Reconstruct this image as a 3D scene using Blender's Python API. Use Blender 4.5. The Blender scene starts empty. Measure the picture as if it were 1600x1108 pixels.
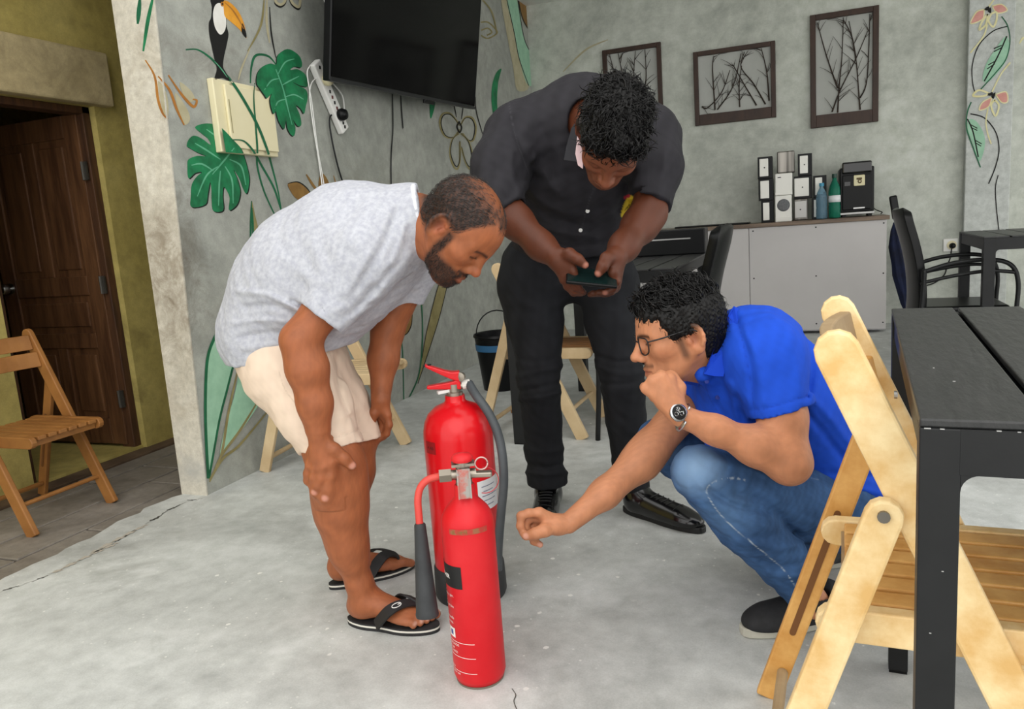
import bpy, bmesh, math, random
import numpy as np
from mathutils import Vector, Matrix
from mathutils.geometry import tessellate_polygon

random.seed(7)
rng = np.random.default_rng(7)
SC = bpy.context.scene
COL = SC.collection

# ---------------------------------------------------------------- camera
W_, H_, F_ = 1600.0, 1108.0, 1200.0
CX, CY = 800.0, 554.0
def _cam():
    d = np.array([1319 - CX, 7683 - CY, F_]); d /= np.linalg.norm(d)      # vertical vanishing point
    a = 1259.0 - CX                                                        # vanishing point of the left wall
    b = -(a * d[0] + F_ * d[2]) / d[1]
    y = np.array([a, b, F_]); y /= np.linalg.norm(y)
    up = -d
    return np.array([np.cross(y, up), y, up])
RM = _cam()
CAM = np.array([0.0, 0.0, 1.0])
CR, CD, CF = RM @ np.array([1., 0, 0]), RM @ np.array([0, 1., 0]), RM @ np.array([0, 0, 1.])
def ray(px, py): return RM @ np.array([(px - CX) / F_, (py - CY) / F_, 1.0])
def P(px, py, d): return CAM + ray(px, py) * d                 # point at depth d along the view axis
def onz(px, py, z=0.0):
    v = ray(px, py); return CAM + v * ((z - CAM[2]) / v[2])
def onx(px, py, X):
    v = ray(px, py); return CAM + v * ((X - CAM[0]) / v[0])
def ony(px, py, Y):
    v = ray(px, py); return CAM + v * ((Y - CAM[1]) / v[1])

cam = bpy.data.cameras.new('camera')
cam.sensor_width = 36.0; cam.lens = F_ / W_ * 36.0
cam.clip_start = 0.05
camo = bpy.data.objects.new('camera', cam); COL.objects.link(camo)
camo.matrix_world = Matrix(((CR[0], -CD[0], -CF[0], CAM[0]), (CR[1], -CD[1], -CF[1], CAM[1]),
                            (CR[2], -CD[2], -CF[2], CAM[2]), (0, 0, 0, 1)))
SC.camera = camo

# ---------------------------------------------------------------- world, light, exposure
wd = bpy.data.worlds.new('overcast_sky'); SC.world = wd; wd.use_nodes = True
bgn = wd.node_tree.nodes['Background']
bgn.inputs['Color'].default_value = (1.0, 0.99, 0.965, 1.0)
bgn.inputs['Strength'].default_value = 1.6
SC.view_settings.view_transform = 'Standard'
SC.view_settings.look = 'None'
SC.view_settings.gamma = 1.0
SC.view_settings.use_curve_mapping = False
SC.view_settings.exposure = 0.36
SC.cycles.max_bounces = 7; SC.cycles.diffuse_bounces = 4; SC.cycles.glossy_bounces = 3; SC.cycles.transmission_bounces = 5
sun = bpy.data.lights.new('soft_daylight', 'SUN'); sun.energy = 0.5; sun.angle = math.radians(50); sun.color = (1.0, 0.98, 0.95)
suno = bpy.data.objects.new('soft_daylight', sun); COL.objects.link(suno)
suno.rotation_euler = Vector((-0.30, 0.80, -0.62)).to_track_quat('-Z', 'Y').to_euler()

# ---------------------------------------------------------------- helpers
def lin(c):
    if isinstance(c, str):
        c = c.lstrip('#'); c = [int(c[i:i + 2], 16) for i in (0, 2, 4)]
    o = []
    for v in c[:3]:
        v = v / 255.0
        o.append(v / 12.92 if v <= 0.04045 else ((v + 0.055) / 1.055) ** 2.4)
    return (*o, 1.0)

MATS = {}
def mat(name, col, rough=0.6, metal=0.0, col2=None, scale=6.0, detail=4.0, bump=0.0, bscale=None,
        spec=0.5, stretch=(1, 1, 1), ramp=(0.35, 0.65), coat=0.0, vcol=False, trans=0.0, ior=1.45, sss=0.0, rough2=None):
    if name in MATS: return MATS[name]
    m = bpy.data.materials.new(name); m.use_nodes = True
    nt = m.node_tree; nd = nt.nodes; lk = nt.links
    b = nd['Principled BSDF']
    b.inputs['Roughness'].default_value = rough; b.inputs['Metallic'].default_value = metal
    b.inputs['Specular IOR Level'].default_value = spec
    b.inputs['Coat Weight'].default_value = coat; b.inputs['Coat Roughness'].default_value = 0.08
    b.inputs['Transmission Weight'].default_value = trans; b.inputs['IOR'].default_value = ior
    if sss:
        b.inputs['Subsurface Weight'].default_value = sss
        b.inputs['Subsurface Radius'].default_value = (1.0, 0.35, 0.2); b.inputs['Subsurface Scale'].default_value = 0.006
    b.inputs['Base Color'].default_value = lin(col)
    tc = nd.new('ShaderNodeTexCoord'); mp = nd.new('ShaderNodeMapping')
    mp.inputs['Scale'].default_value = stretch
    lk.new(tc.outputs['Object'], mp.inputs['Vector'])
    src = None
    if vcol:
        at = nd.new('ShaderNodeAttribute'); at.attribute_name = 'Col'; src = at.outputs['Color']
    if col2 is not None:
        n = nd.new('ShaderNodeTexNoise'); n.inputs['Scale'].default_value = scale; n.inputs['Detail'].default_value = detail
        n.inputs['Roughness'].default_value = 0.6
        lk.new(mp.outputs['Vector'], n.inputs['Vector'])
        r = nd.new('ShaderNodeValToRGB')
        r.color_ramp.elements[0].position = ramp[0]; r.color_ramp.elements[1].position = ramp[1]
        r.color_ramp.elements[0].color = lin(col); r.color_ramp.elements[1].color = lin(col2)
        lk.new(n.outputs['Fac'], r.inputs['Fac'])
        if src is not None:
            mx = nd.new('ShaderNodeMix'); mx.data_type = 'RGBA'; mx.blend_type = 'MULTIPLY'; mx.inputs[0].default_value = 1.0
            lk.new(src, mx.inputs[6]); lk.new(r.outputs['Color'], mx.inputs[7]); src = mx.outputs[2]
        else: src = r.outputs['Color']
        if rough2 is not None:
            mr = nd.new('ShaderNodeMapRange'); mr.inputs[3].default_value = rough; mr.inputs[4].default_value = rough2
            lk.new(n.outputs['Fac'], mr.inputs[0]); lk.new(mr.outputs[0], b.inputs['Roughness'])
    if src is not None: lk.new(src, b.inputs['Base Color'])
    if bump:
        n2 = nd.new('ShaderNodeTexNoise'); n2.inputs['Scale'].default_value = bscale or scale * 4; n2.inputs['Detail'].default_value = 5
        lk.new(mp.outputs['Vector'], n2.inputs['Vector'])
        bp = nd.new('ShaderNodeBump'); bp.inputs['Strength'].default_value = bump; bp.inputs['Distance'].default_value = 0.01
        lk.new(n2.outputs['Fac'], bp.inputs['Height']); lk.new(bp.outputs['Normal'], b.inputs['Normal'])
    MATS[name] = m
    return m

def tag(o, label=None, cat=None, group=None, kind=None):
    if label: o['label'] = label
    if cat: o['category'] = cat
    if group: o['group'] = group
    if kind: o['kind'] = kind
    return o

def V(p): return Vector((float(p[0]), float(p[1]), float(p[2])))

class MB:
    """collects shapes; every face list in one mesh"""
    def __init__(s): s.v = []; s.f = []
    def add(s, vs, fs):
        n = len(s.v); s.v += [tuple(map(float, v)) for v in vs]; s.f += [tuple(i + n for i in f) for f in fs]; return s
    def box(s, c, size, M=None):
        x, y, z = (k / 2 for k in size); vs = [Vector((a * x, b * y, e * z)) for a in (-1, 1) for b in (-1, 1) for e in (-1, 1)]
        if M is not None: vs = [M @ v for v in vs]
        c = V(c); vs = [v + c for v in vs]
        return s.add(vs, [(0, 1, 3, 2), (4, 6, 7, 5), (0, 4, 5, 1), (2, 3, 7, 6), (0, 2, 6, 4), (1, 5, 7, 3)])
    def bx(s, x0, x1, y0, y1, z0, z1): return s.box(((x0 + x1) / 2, (y0 + y1) / 2, (z0 + z1) / 2), (abs(x1 - x0), abs(y1 - y0), abs(z1 - z0)))
    def bar(s, a, b, w, t, up=(0, 0, 1)):
        """board from a to b; w measured along 'up' side, t across"""
        a, b = V(a), V(b); d = (b - a); L = d.length; d.normalize()
        sd = d.cross(V(up)).normalized(); u = sd.cross(d).normalized()
        M = Matrix((d, sd, u)).transposed()
        return s.box((a + b) / 2, (L, t, w), M)
    def plank(s, a, b, w, t, side, n=6, ra=True, rb=True):
        """board with rounded ends: a,b axis ends, side = thickness direction"""
        a, b = V(a), V(b); d = (b - a); L = d.length; d.normalize(); sd = V(side).normalized(); u = sd.cross(d).normalized()
        r = w / 2; pr = []
        if ra:
            for i in range(n + 1):
                an = math.pi / 2 + math.pi * i / n; pr.append((r + math.cos(an) * r, math.sin(an) * r))
        else: pr += [(0, r), (0, -r)]
        if rb:
            for i in range(n + 1):
                an = -math.pi / 2 + math.pi * i / n; pr.append((L - r + math.cos(an) * r, math.sin(an) * r))
        else: pr += [(L, -r), (L, r)]
        N = len(pr)
        vs = [a + d * p[0] + u * p[1] + sd * (t / 2) for p in pr] + [a + d * p[0] + u * p[1] - sd * (t / 2) for p in pr]
        fs = [tuple(range(N)), tuple(range(2 * N - 1, N - 1, -1))] + [(i, i + N, (i + 1) % N + N, (i + 1) % N) for i in range(N)]
        return s.add(vs, fs)
    def tube(s, pts, r, n=8, cap=True, flat=1.0):
        pts = [V(p) for p in pts]; k = len(pts); rr = r if hasattr(r, '__len__') else [r] * k
        ref = None; rings = []
        for i, p in enumerate(pts):
            t = (pts[min(i + 1, k - 1)] - pts[max(i - 1, 0)]).normalized()
            if ref is None: ref = t.orthogonal().normalized()
            ref = (ref - t * ref.dot(t)).normalized(); bn = t.cross(ref)
            rings.append([p + ref * (math.cos(2 * math.pi * j / n) * rr[i]) + bn * (math.sin(2 * math.pi * j / n) * rr[i] * flat) for j in range(n)])
        vs = [v for g in rings for v in g]; fs = []
        for i in range(k - 1):
            for j in range(n): fs.append((i * n + j, i * n + (j + 1) % n, (i + 1) * n + (j + 1) % n, (i + 1) * n + j))
        if cap: fs += [tuple(range(n - 1, -1, -1)), tuple(range((k - 1) * n, k * n))]
        return s.add(vs, fs)
    def lathe(s, prof, n=32, c=(0, 0, 0), M=None):
        vs = []; fs = []; k = len(prof)
        for (r, z) in prof:
            for j in range(n): vs.append(Vector((r * math.cos(2 * math.pi * j / n), r * math.sin(2 * math.pi * j / n), z)))
        for i in range(k - 1):
            for j in range(n): fs.append((i * n + j, i * n + (j + 1) % n, (i + 1) * n + (j + 1) % n, (i + 1) * n + j))
        fs += [tuple(range(n - 1, -1, -1)), tuple(range((k - 1) * n, k * n))]
        if M is not None: vs = [M @ v for v in vs]
        c = V(c); return s.add([v + c for v in vs], fs)
    def prism(s, poly, off):
        """poly: 3-D points of one face, off: extrusion vector"""
        N = len(poly); off = V(off); a = [V(p) for p in poly]
        return s.add(a + [p + off for p in a], [tuple(range(N - 1, -1, -1)), tuple(range(N, 2 * N))] + [(i, (i + 1) % N, (i + 1) % N + N, i + N) for i in range(N)])
    def torus(s, c, R, r, M=None, n=20, m=6, a0=0, a1=2 * math.pi):
        pts = []
        for i in range(n + 1):
            a = a0 + (a1 - a0) * i / n; v = Vector((math.cos(a) * R, math.sin(a) * R, 0)); pts.append(V(c) + (M @ v if M else v))
        return s.tube(pts, r, m)

def obj(name, mb, m, parent=None, bevel=0.0, smooth=False, world=True, seg=2, auto=None):
    me = bpy.data.meshes.new(name)
    vs = mb.v; loc = Vector((0, 0, 0))
    if parent is None:
        a = np.array(vs); lo, hi = a.min(0), a.max(0)
        loc = Vector(((lo[0] + hi[0]) / 2, (lo[1] + hi[1]) / 2, lo[2])); vs = [tuple(x) for x in (a - np.array(loc))]
    me.from_pydata(vs, [], mb.f); me.update()
    bm = bmesh.new(); bm.from_mesh(me); bmesh.ops.recalc_face_normals(bm, faces=bm.faces); bm.to_mesh(me); bm.free()
    if smooth or auto:
        me.polygons.foreach_set('use_smooth', [True] * len(me.polygons))
        if auto: me.set_sharp_from_angle(angle=math.radians(auto))
    o = bpy.data.objects.new(name, me); COL.objects.link(o)
    if m is not None: me.materials.append(m)
    if parent is not None:
        o.parent = parent
        if world: o.matrix_parent_inverse = parent.matrix_basis.inverted()
    else: o.location = loc
    if bevel:
        md = o.modifiers.new('edge', 'BEVEL'); md.width = bevel; md.segments = seg; md.limit_method = 'ANGLE'; md.angle_limit = math.radians(40)
    return o

def thing(name, loc, label, cat, group=None, rz=0.0, kind=None):
    e = bpy.data.objects.new(name, None); COL.objects.link(e)
    e.location = V(loc); e.rotation_euler = (0, 0, rz); e.empty_display_size = 0.1
    return tag(e, label, cat, group, kind)

def copy_tree(o, parent=None):
    c = o.copy(); COL.objects.link(c)
    if parent is not None: c.parent = parent; c.matrix_parent_inverse = o.matrix_parent_inverse.copy()
    for ch in list(o.children): copy_tree(ch, c)
    return c

def cr(pts, n=6, closed=False):
    """Catmull-Rom through 2-D or 3-D points"""
    p = [np.array(q, float) for q in pts]; k = len(p); out = []
    rngk = range(k if closed else k - 1)
    for i in rngk:
        if closed: a, b, c, d = p[(i - 1) % k], p[i], p[(i + 1) % k], p[(i + 2) % k]
        else: a, b, c, d = p[max(i - 1, 0)], p[i], p[i + 1], p[min(i + 2, k - 1)]
        for j in range(n):
            t = j / n
            out.append(0.5 * ((2 * b) + (-a + c) * t + (2 * a - 5 * b + 4 * c - d) * t * t + (-a + 3 * b - 3 * c + d) * t ** 3))
    if not closed: out.append(p[-1])
    return out

def font_mesh(text, size, align='LEFT', bold=0.0):
    cu = bpy.data.curves.new('t', 'FONT'); cu.body = text; cu.size = size; cu.align_x = align; cu.offset = bold; cu.resolution_u = 3
    to = bpy.data.objects.new('t', cu); COL.objects.link(to)
    dg = bpy.context.evaluated_depsgraph_get(); me = bpy.data.meshes.new_from_object(to.evaluated_get(dg))
    v = [tuple(x.co) for x in me.vertices]; f = [tuple(p.vertices) for p in me.polygons]
    bpy.data.objects.remove(to); bpy.data.meshes.remove(me); bpy.data.curves.remove(cu)
    return v, f
# ================================================================ SETTING
def concrete(name, dark, light, stain=None, scale=1.6, specks=False, fine=0.08, rough=(0.45, 0.75), bump=0.12, spots=()):
    m = bpy.data.materials.new(name); m.use_nodes = True; nt = m.node_tree; nd = nt.nodes; lk = nt.links; b = nd['Principled BSDF']
    tc = nd.new('ShaderNodeTexCoord')
    def noise(s, d=6, r=0.62, dist=0.0):
        n = nd.new('ShaderNodeTexNoise'); n.inputs['Scale'].default_value = s; n.inputs['Detail'].default_value = d
        n.inputs['Roughness'].default_value = r; n.inputs['Distortion'].default_value = dist
        lk.new(tc.outputs['Object'], n.inputs['Vector']); return n
    def ramp(src, stops):
        r = nd.new('ShaderNodeValToRGB'); e = r.color_ramp.elements
        e[0].position, e[0].color = stops[0][0], lin(stops[0][1]); e[1].position, e[1].color = stops[-1][0], lin(stops[-1][1])
        for p, c in stops[1:-1]:
            x = e.new(p); x.color = lin(c)
        lk.new(src, r.inputs['Fac']); return r.outputs['Color']
    def mix(a, bb, fac, mode='MIX'):
        x = nd.new('ShaderNodeMix'); x.data_type = 'RGBA'; x.blend_type = mode
        if isinstance(fac, float): x.inputs[0].default_value = fac
        else: lk.new(fac, x.inputs[0])
        lk.new(a, x.inputs[6]); lk.new(bb, x.inputs[7]); return x.outputs[2]
    n1 = noise(scale, 8, 0.65, 0.8)
    c = ramp(n1.outputs['Fac'], [(0.30, dark), (0.70, light)])
    n2 = noise(scale * 9, 6)
    c = mix(c, ramp(n2.outputs['Fac'], [(0.3, (164, 164, 164)), (0.7, (210, 210, 210))]), 0.6, 'OVERLAY')
    n3 = noise(240, 2)
    c = mix(c, ramp(n3.outputs['Fac'], [(0.3, (168, 168, 168)), (0.7, (206, 206, 206))]), fine * 4, 'OVERLAY')
    if stain is not None:
        n4 = noise(scale * 0.8, 9, 0.7, 1.5)
        r = nd.new('ShaderNodeMapRange'); r.inputs[1].default_value = 0.56; r.inputs[2].default_value = 0.72; r.inputs[4].default_value = 0.55
        lk.new(n4.outputs['Fac'], r.inputs[0])
        rgb = nd.new('ShaderNodeRGB'); rgb.outputs[0].default_value = lin(stain)
        c = mix(c, rgb.outputs[0], r.outputs[0])
    if specks:
        for (vs_, t0_, t1_, am) in ((9.0, .150, .135, .8), (30.0, .20, .16, .55), (4.0, .105, .098, .8)):
            vo = nd.new('ShaderNodeTexVoronoi'); vo.inputs['Scale'].default_value = vs_; lk.new(tc.outputs['Object'], vo.inputs['Vector'])
            nn = noise(60, 4, .7)
            ad = nd.new('ShaderNodeMath'); ad.operation = 'MULTIPLY_ADD'; ad.inputs[1].default_value = 0.17
            lk.new(nn.outputs['Fac'], ad.inputs[0]); lk.new(vo.outputs['Distance'], ad.inputs[2])
            msk = noise(1.7, 3); mm = nd.new('ShaderNodeMapRange'); mm.inputs[1].default_value = .42; mm.inputs[2].default_value = .55; lk.new(msk.outputs['Fac'], mm.inputs[0])
            r = nd.new('ShaderNodeMapRange'); r.inputs[1].default_value = t0_; r.inputs[2].default_value = t1_; r.inputs[3].default_value = 0; r.inputs[4].default_value = am
            lk.new(ad.outputs[0], r.inputs[0])
            mu = nd.new('ShaderNodeMath'); mu.operation = 'MULTIPLY'; lk.new(r.outputs[0], mu.inputs[0]); lk.new(mm.outputs[0], mu.inputs[1])
            rgb = nd.new('ShaderNodeRGB'); rgb.outputs[0].default_value = lin((232, 232, 226))
            c = mix(c, rgb.outputs[0], mu.outputs[0])
    for (cen, rad, colr, amt) in spots:
        mp = nd.new('ShaderNodeVectorMath'); mp.operation = 'SUBTRACT'; mp.inputs[1].default_value = cen; lk.new(tc.outputs['Object'], mp.inputs[0])
        dv = nd.new('ShaderNodeVectorMath'); dv.operation = 'DIVIDE'; dv.inputs[1].default_value = rad; lk.new(mp.outputs[0], dv.inputs[0])
        ln = nd.new('ShaderNodeVectorMath'); ln.operation = 'LENGTH'; lk.new(dv.outputs[0], ln.inputs[0])
        nn = noise(9, 8, 0.75, 1.0)
        sb = nd.new('ShaderNodeMath'); sb.operation = 'MULTIPLY_ADD'; sb.inputs[1].default_value = 3.4; lk.new(nn.outputs['Fac'], sb.inputs[0]); lk.new(ln.outputs['Value'], sb.inputs[2])
        r = nd.new('ShaderNodeMapRange'); r.inputs[1].default_value = 2.75; r.inputs[2].default_value = 1.45; r.inputs[3].default_value = 0; r.inputs[4].default_value = amt
        lk.new(sb.outputs[0], r.inputs[0])
        rgb = nd.new('ShaderNodeRGB'); rgb.outputs[0].default_value = lin(colr)
        c = mix(c, rgb.outputs[0], r.outputs[0])
    lk.new(c, b.inputs['Base Color'])
    mr = nd.new('ShaderNodeMapRange'); mr.inputs[1].default_value = 0.3; mr.inputs[2].default_value = 0.7
    mr.inputs[3].default_value = rough[0]; mr.inputs[4].default_value = rough[1]
    lk.new(n1.outputs['Fac'], mr.inputs[0]); lk.new(mr.outputs[0], b.inputs['Roughness'])
    bp = nd.new('ShaderNodeBump'); bp.inputs['Strength'].default_value = bump; bp.inputs['Distance'].default_value = 0.01
    lk.new(n2.outputs['Fac'], bp.inputs['Height']); lk.new(bp.outputs['Normal'], b.inputs['Normal'])
    MATS[name] = m
    return m

M_FLOOR = concrete('floor_concrete', (158, 160, 157), (199, 202, 199), stain=(130, 131, 124), scale=1.5, specks=True, rough=(0.42, 0.7))
_wc = np.array([-2.36, 4.65, -.08])
def _sp(px, py): return tuple(onx(px, py, -2.3) - _wc)
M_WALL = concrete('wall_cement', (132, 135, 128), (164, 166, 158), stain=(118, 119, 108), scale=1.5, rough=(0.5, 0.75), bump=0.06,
                  spots=((_sp(278, 400), (.3, .16, .34), (92, 82, 68), .85), (_sp(310, 90), (.3, .35, .10), (110, 104, 94), .6), (_sp(575, 300), (.3, .6, .25), (112, 112, 96), .45)))
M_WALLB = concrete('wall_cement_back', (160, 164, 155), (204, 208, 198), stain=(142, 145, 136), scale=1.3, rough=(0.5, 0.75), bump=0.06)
M_PILL = concrete('pillar_paint', (178, 173, 160), (200, 196, 184), stain=(150, 138, 118), scale=4.0, bump=0.15, spots=(((-2.36, 2.40, .80), (.2, .3, .28), (104, 90, 70), .8), ((-2.36, 2.40, 1.05), (.2, .3, .2), (120, 108, 90), .6), ((-2.36, 2.38, .1), (.2, .3, .06), (160, 160, 156), .8)))
M_PLASTER = concrete('pilaster_paint', (170, 174, 170), (192, 196, 192), scale=2.5)
M_YEL = concrete('yellow_wall', (164, 148, 82), (190, 174, 104), stain=(116, 102, 58), scale=2.0)
M_YELL = concrete('yellow_lintel', (166, 150, 112), (186, 170, 130), stain=(120, 106, 76), scale=2.5)
M_TILE = concrete('passage_slab', (104, 98, 90), (138, 131, 122), stain=(82, 76, 68), scale=3.0)
M_JOINT = mat('dark_joint', '#2c2824', 0.9)
M_CEIL = mat('ceiling_paint', '#d8d8d4', 0.9)
M_DOOR = mat('door_wood', '#4a2f1c', 0.5, col2='#6d4a2e', scale=3.0, stretch=(9, 9, 0.9), bump=0.1)
M_FRAME = mat('door_frame_wood', '#3a2416', 0.6, col2='#553720', scale=4.0, stretch=(9, 9, 1))
M_STEEL = mat('steel', '#b8b8b6', 0.3, 1.0)

XL, YB = -2.3, 6.85
def st(o, label, cat): return tag(o, label, cat, kind='structure')

# floor slab with a chipped left edge along the passage
edge = []
yy = -2.4
while yy < 2.34:
    edge.append((XL - 0.125 - .03 * max(0, 1 - abs(yy - 1.9) * 1.2) * 0 + random.uniform(-0.016, 0.016) + 0.02 * math.sin(yy * 5), yy)); yy += random.uniform(0.035, 0.09)
poly = edge + [(XL - 0.12, 2.345), (XL - 0.02, 2.346), (XL - 0.02, YB + 0.1), (5.0, YB + 0.1), (5.0, -2.4)]
floor = st(obj('floor', MB().prism([(x, y, 0) for x, y in poly], (0, 0, -0.08)), M_FLOOR), 'worn grey concrete floor with white paint specks', 'floor')
# crack in the slab near the pillar
cpx = [(0, 925), (60, 905), (95, 890), (140, 868), (175, 850), (205, 832), (240, 812), (262, 798), (290, 785), (318, 778)]
mb = MB(); L = cr(cpx, 6)
for i in range(len(L) - 1):
    a, b = L[i] + rng.normal(0, 1.0, 2), L[i + 1]
    w = (0.001 + 0.004 * max(0, math.sin(i * 1.3)) + (0.008 if (24 < i < 44 and i % 7 < 3) else 0)) / 2
    A, B = onz(*a, 0.0012), onz(*b, 0.0012); d = (B - A); d /= max(np.linalg.norm(d), 1e-6); n = np.array([-d[1], d[0], 0]) * w
    mb.add([A - n - d * .004, A + n - d * .004, B + n + d * .004, B - n + d * .004], [(0, 1, 2, 3)])
obj('crack', mb, mat('crack_dark', '#4a4740', 0.95), floor)
mb = MB()
for (a, b) in (((90, 893), (190, 846)), ((150, 862), (235, 818))):
    t = cr([a, ((a[0] + b[0]) / 2 + 4, (a[1] + b[1]) / 2 - 3), b], 8)
    for i in range(len(t) - 1):
        A, B = onz(t[i][0] - 6, t[i][1] + 2, .0016), onz(t[i + 1][0] - 6, t[i + 1][1] + 2, .0016); n = np.array([0.007 + .006 * math.sin(i * 2.1), 0.004, 0])
        mb.add([A - n, A + n, B + n, B - n], [(0, 1, 2, 3)])
obj('mortar_patch', mb, mat('mortar', '#aaa397', 0.9), floor)
mb = MB(); L = cr([(800, 1076), (806, 1086), (803, 1096), (809, 1112)], 5)
for i in range(len(L) - 1):
    A, B = onz(*L[i], .0012), onz(*L[i + 1], .0012); n = np.array([.0012, 0, 0]); mb.add([A - n, A + n, B + n, B - n], [(0, 1, 2, 3)])
obj('hairline_crack', mb, MATS['crack_dark'], floor)

# left wall with a slanting free end
def hexa(b4, t4):
    return MB().add(list(b4) + list(t4), [(3, 2, 1, 0), (4, 5, 6, 7), (0, 1, 5, 4), (1, 2, 6, 5), (2, 3, 7, 6), (3, 0, 4, 7)])
ZT = 2.9
yb_, yt_, xt_ = 2.3485, 2.4862, -2.538
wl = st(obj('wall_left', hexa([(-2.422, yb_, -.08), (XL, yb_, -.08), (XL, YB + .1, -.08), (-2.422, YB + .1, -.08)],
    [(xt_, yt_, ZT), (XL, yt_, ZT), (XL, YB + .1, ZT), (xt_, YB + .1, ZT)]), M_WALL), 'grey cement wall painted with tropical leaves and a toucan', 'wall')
obj('end_face', hexa([(-2.427, yb_ - .006, -.05), (XL + .003, yb_ - .006, -.05), (XL + .003, yb_ + .001, -.05), (-2.427, yb_ + .001, -.05)],
    [(xt_ - .005, yt_ - .006, ZT), (XL + .003, yt_ - .006, ZT), (XL + .003, yt_ + .001, ZT), (xt_ - .005, yt_ + .001, ZT)]), M_PILL, wl)
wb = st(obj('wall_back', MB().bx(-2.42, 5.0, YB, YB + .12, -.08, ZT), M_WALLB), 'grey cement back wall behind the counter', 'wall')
pil = st(obj('trim_1', MB().bx(1.125, 1.42, YB - .07, YB, 0, ZT), M_PLASTER, bevel=.006), 'pale grey pilaster painted with pink and yellow flowers', 'pilaster')
st(obj('ceiling', MB().bx(-5.2, 5.0, 2.5, YB + .12, ZT, ZT + .12), M_CEIL), 'unseen pale ceiling, its front edge set for the light falloff', 'ceiling')  # out of view; front edge placed so the daylight fades towards the back

# passage: sunk floor of long slabs, yellow wall, lintel, open door
pf = st(obj('floor_passage', MB().bx(-5.2, XL - .0, -2.4, YB, -.12, -.05), M_JOINT), 'brown grey slab floor of the dark side passage', 'floor')
xs = [-2.40, -2.60, -2.82, -3.06, -3.20]
for i in range(len(xs) - 1):
    y = -2.2 + .37 * i
    while y < 4.6:
        L_ = random.choice([.62, .8, 1.0, 1.15]); y2 = min(y + L_, 4.6)
        obj('slab', MB().bx(xs[i + 1] + .005, xs[i] - .005, y + .005, y2 - .005, -.06, -.035 + random.uniform(-.003, .003)), M_TILE, pf, bevel=.004)
        y = y2
obj('threshold', MB().bx(-3.32, -3.215, 1.9, 4.6, -.06, -.028), mat('threshold_wood', '#4c3b2c', .8, col2='#6a5642'), pf, bevel=.004)
obj('room_floor', MB().bx(-5.1, -3.325, 1.6, 4.0, -.06, -.015), M_YEL, pf)
wp = st(obj('wall_passage', MB().bx(-3.43, -3.30, -.6, 2.35, -.08, 2.6).bx(-3.43, -3.30, 3.0, 5.0, -.08, 2.6).bx(-3.43, -3.30, 2.35, 3.0, 1.73, 2.6), M_YEL),
        'stained ochre yellow wall with a doorway in the passage', 'wall')
obj('lintel', MB().bx(-3.30, -3.235, -.6, 3.07, 1.728, 1.985), M_YELL, wp, bevel=.01)
st(obj('ceiling_passage', MB().bx(-5.2, -2.56, -1.2, 5.0, 2.6, 2.7), M_CEIL), 'unseen ceiling reaching forward to keep the side passage dark', 'ceiling')  # out of view; extended forward to block daylight from the passage
st(obj('wall_passage_end', MB().bx(-3.43, -2.42, 4.6, 4.7, -.08, 2.6), M_YEL), 'dark end wall of the side passage', 'wall')
st(obj('wall_dark_room', MB().bx(-5.2, -5.1, 1.5, 4.1, -.08, 2.6).bx(-5.1, -3.43, 1.5, 1.6, -.08, 2.6).bx(-5.1, -3.43, 4.0, 4.1, -.08, 2.6), M_YEL), 'unseen walls enclosing the room behind the doorway to keep it dark', 'wall')  # added enclosure that keeps daylight out behind the doorway

door = thing('door_1', (-3.36, 2.97, 0), 'dark brown panelled wooden door standing open in the passage', 'door', kind='structure')
YD = 2.965; x0, x1 = -4.10, -3.375; zb, zt = .0, 1.70
def dbox(n, a, b, c, d, t, m=M_DOOR, y=YD, bev=.004): return obj(n, MB().bx(a, b, y - t / 2, y + t / 2, c, d), m, door, bevel=bev)
dbox('stile', x0, x0 + .10, zb, zt, .038); dbox('stile', x1 - .10, x1, zb, zt, .038)
for (a, b) in ((zt - .11, zt), (.80, .90), (.52, .60), (zb, .14)): dbox('rail', x0 + .10, x1 - .10, a, b, .036)
xm = (x0 + x1) / 2
dbox('mullion', xm - .035, xm + .035, .90, zt - .11, .036); dbox('mullion', xm - .035, xm + .035, .14, .52, .036)
def panel(a, b, c, d):
    q = obj('panel', MB().bx(a, b, YD - .008, YD + .008, c, d), M_DOOR, door)
    obj('raised_field', MB().bx(a + .03, b - .03, YD - .015, YD + .015, c + .035, d - .035), M_DOOR, q, bevel=.006)
panel(x0 + .10, xm - .035, .90, zt - .11); panel(xm + .035, x1 - .10, .90, zt - .11); panel(x0 + .10, x1 - .10, .60, .80)
panel(x0 + .10, xm - .035, .14, .52); panel(xm + .035, x1 - .10, .14, .52)
k = ony(15, 452, YD - .05)
kn = obj('knob', MB().lathe([(.001, -.055), (.02, -.052), (.028, -.035), (.024, -.02), (.012, -.012), (.012, 0), (.03, 0.0), (.03, .006)], 20, (x0 + .06, YD - .02, k[2]), Matrix.Rotation(-math.pi / 2, 3, 'X')), M_STEEL, door, auto=40)
for zz in (1.42, .85, .25):
    obj('hinge', MB().bx(x1 - .002, x1 + .03, YD - .028, YD - .018, zz - .045, zz + .045).tube([(x1 + .008, YD - .03, zz - .045), (x1 + .008, YD - .03, zz + .045)], .008, 8), mat('dull_steel', '#6d6a64', .5, .9), door)
obj('door_frame', MB().bx(-3.42, -3.335, 2.955, 3.0, -.04, 1.73).bx(-3.42, -3.335, 2.35, 2.39, -.04, 1.73).bx(-3.42, -3.335, 2.35, 3.0, 1.695, 1.73), M_FRAME, door, bevel=.004)

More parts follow.
